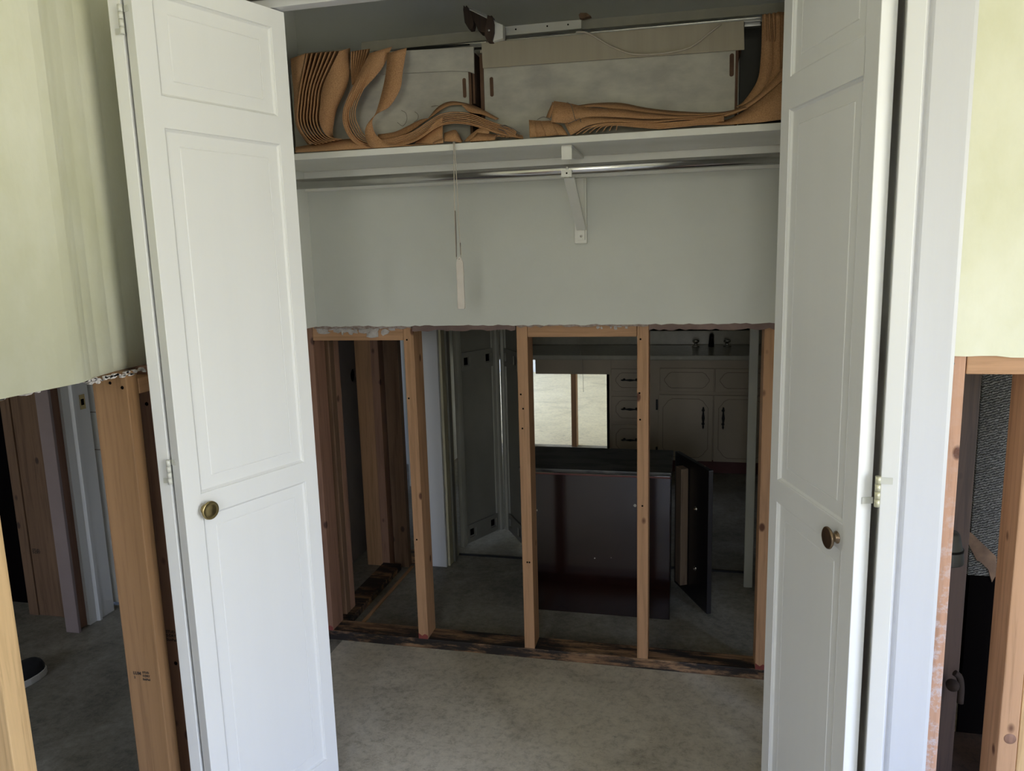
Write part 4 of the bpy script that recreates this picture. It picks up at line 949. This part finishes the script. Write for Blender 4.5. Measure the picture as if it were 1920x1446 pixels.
for i in range(60):
    y = r.choice([r.uniform(1.28, 1.46), r.uniform(1.30, 1.46), r.uniform(.9, 1.28)]); z = CUT-r.uniform(0, .010)*(1 if y > 1.28 else .3); w_ = r.uniform(.004, .013); h_ = r.uniform(.0015, .004)
    pts = [(XL1+.003, y+math.cos(a*1.05)*w_*r.uniform(.6, 1), z+math.sin(a*1.05)*h_*r.uniform(.6, 1)) for a in range(6)]
    crumbs_y.prism(pts, (-.006, 0, 0))
solo(crumbs_y, 'plaster_residue', M['residue'], 'crumbled grey plaster hanging along the left wall cut', 'plaster')['kind'] = 'stuff'
# grade stamps
def stamp(lines, origin, ux, size, parent, uz=Vector((0, 0, 1))):
    nrm = Vector(ux).cross(uz)
    vs_all = MB()
    for txt, dx, dz, sc in lines:
        cu = bpy.data.curves.new('stamp', 'FONT'); cu.body = txt; cu.size = size*sc; cu.extrude = 0.0; cu.offset = size*.03; cu.resolution_u = 2
        ob = bpy.data.objects.new('stamp', cu); SC.collection.objects.link(ob)
        dg = bpy.context.evaluated_depsgraph_get(); me = bpy.data.meshes.new_from_object(ob.evaluated_get(dg))
        o = Vector(origin)
        vs_all.add([o+Vector(ux)*(v.co.x+dx)+uz*(v.co.y+dz)+nrm*.0004 for v in me.vertices], [tuple(p.vertices) for p in me.polygons])
        bpy.data.objects.remove(ob, do_unlink=True); bpy.data.meshes.remove(me); bpy.data.curves.remove(cu)
    return build(vs_all, 'grade_stamp', M['ink'], parent, label='black ink lumber grade stamp')
stamp([('LUM', 0, 0, .95), ('2', .001, -.010, .7), ('STUD', .0255, .005, .62), ('S-DRY', .0255, -.0035, .62), ('SunPad', .0245, -.0125, .62)], (-1.268, 1.3955, 0.496), (1, 0, 0), .0115, sa)
stamp([('STUD', 0, .010, .8), ('S-DRY', 0, 0, .8), ('SunPad', 0, -.011, .8)], (-1.244, 1.4895, 0.545), (1, 0, 0), .0125, sb)
build(MB().lathe((-1.226, 1.4893, .475), (0, -1, 0), [(0, .005), (.0008, .004)], 12), 'nail_hole', M['hole'], sb)
build(MB().lathe((-1.228, 1.4893, 1.13), (0, -1, 0), [(0, .0045), (.0008, .004)], 12), 'nail_hole', M['hole'], sb)
build(MB().lathe((-1.208, 1.3953, 1.185), (0, -1, 0), [(0, .004), (.0008, .0035)], 12), 'nail_hole', M['hole'], sa)
build(MB().lathe((-1.238, 1.3953, 1.195), (0, -1, 0), [(0, .0035), (.0008, .003)], 12), 'nail_hole', M['hole'], sa)
# hallway group
GH = 'stud cluster in the hallway'
h1 = lumber('wall_stud', (-2.722, -2.676, 2.46, 2.55, 0.0, 2.2), M['fir_brown'], 'leftmost brown stud of the hallway cluster, beside the black gap', 'stud', GH)
h2 = lumber('wall_stud', (-2.674, -2.560, 2.465, 2.503, 0.0, 2.2), M['fir_brown'], 'wide weathered board with a small stamp in the hallway cluster', 'stud', GH)
h3 = lumber('wall_stud', (-2.558, -2.522, 2.46, 2.55, 0.0, 2.2), M['fir_brown'], 'narrow orange brown stud right of the wide hallway board', 'stud', GH)
h4 = lumber('wall_stud', (-2.516, -2.485, 2.49, 2.55, 0.0, 2.2), M['fir_red'], 'dark recessed stud left of the mauve drywall strip', 'stud', GH)
stamp([('STUD', 0, .010, .9), ('S-DRY', 0, 0, .9)], (-2.665, 2.4645, 0.278), (1, 0, 0), .016, h2)
hs = lumber('drywall_strip', (-2.436, -2.374, 2.355, 2.368, 0.0, 2.2), M['sheetback'], 'mauve grey drywall strip standing upright in the hallway', 'drywall scrap', None, .002)
hs.data.materials[0] = paint('mauve_primer', (0.30, 0.235, 0.23), (0.27, 0.21, 0.205), 6, 0.8)
hr = lumber('door_frame_stud', (-2.425, -2.398, 2.39, 2.425, 0.0, 2.2), M['fir_red'], 'rough red wood edge between mauve strip and white hallway jamb', 'stud', None)
hj = thing('hallway_door_jamb', (-2.39, 2.47, 0), 'white moulded door jamb with a brass strike plate in the hallway', 'door jamb')
build(MB().prism([Vector(q) for q in ((-2.398, 2.425, 0), (-2.384, 2.425, 0), (-2.384, 2.462, 0), (-2.372, 2.468, 0), (-2.372, 2.480, 0), (-2.384, 2.486, 0), (-2.384, 2.560, 0), (-2.398, 2.560, 0))], (0, 0, 2.1)), 'jamb_board', M['door'], hj)
build(MB().box(-2.3838, -2.3825, 2.512, 2.540, 0.888, 0.948), 'strike_plate', M['brass'], hj, .0005, label='brass strike plate')
build(MB().box(-2.3826, -2.3818, 2.518, 2.533, 0.905, 0.930), 'strike_hole', M['hole'], hj)
hd = thing('hallway_door', (-2.2, 2.62, 0), 'bluish white door leaf just beyond the hallway jamb', 'door')
build(MB().box(-2.80, -1.95, 2.592, 2.627, 0.02, 2.05), 'door_slab', M['door'], hd, .002)
for z in (.70, .86, 1.02): build(MB().box(-2.78, -1.97, 2.5905, 2.592, z, z+.003), 'panel_line', M['vanityline'], hd)
struct(MB().box(-3.6, -2.70, 2.555, 2.58, 0, 2.44), 'wall_hall_shade_end', M['hole'])  # black sheet standing in for the shade behind the stud cluster
# shoe
s = thing('shoe', (-2.30, 2.0, 0.0), 'black canvas shoe with a white rubber sole on the hallway slab', 'shoe')
def shoe_outline(k=1.0, z=0):
    pts = []
    for (u, vl, vr) in ((0, 0, 0), (.01, -.022, .022), (.04, -.032, .033), (.09, -.034, .035), (.14, -.034, .038), (.19, -.042, .046), (.225, -.044, .045), (.255, -.036, .036), (.272, -.022, .022), (.280, 0, 0)):
        pts.append((u, vl, vr))
    L = [(u, a) for u, a, b in pts]; Rr = [(u, b) for u, a, b in reversed(pts[1:-1])]
    return [(u, v_*k) for u, v_ in L+Rr]
def shoe_pt(u, v_, z):
    a = math.radians(84); f = Vector((math.cos(a), math.sin(a), 0)); rt = Vector((f.y, -f.x, 0))
    return Vector((-2.311, 1.815, 0))+f*u+rt*v_+Vector((0, 0, z))
ol = shoe_outline()
build(MB().prism([shoe_pt(u, v_, 0) for u, v_ in ol], (0, 0, .026)), 'sole', M['rubber'], s, .003, label='white rubber sole')
mb = MB(); lv = [(.026, .96), (.040, .95), (.055, .86), (.068, .62), (.074, .30)]
vs_ = []
for z, k in lv:
    for u, v_ in ol:
        uu = .14+(u-.14)*(k*.5+.48); zz = z*(1.0 if u > .12 else 1+(.12-u)*5*(z-.026)/.05)
        vs_.append(shoe_pt(uu, v_*k, zz))
n_ = len(ol); fs_ = [(i*n_+k, i*n_+(k+1) % n_, (i+1)*n_+(k+1) % n_, (i+1)*n_+k) for i in range(len(lv)-1) for k in range(n_)]
fs_.append(tuple((len(lv)-1)*n_+k for k in range(n_))); mb.add(vs_, fs_, True)
build(mb, 'upper', M['canvas'], s)
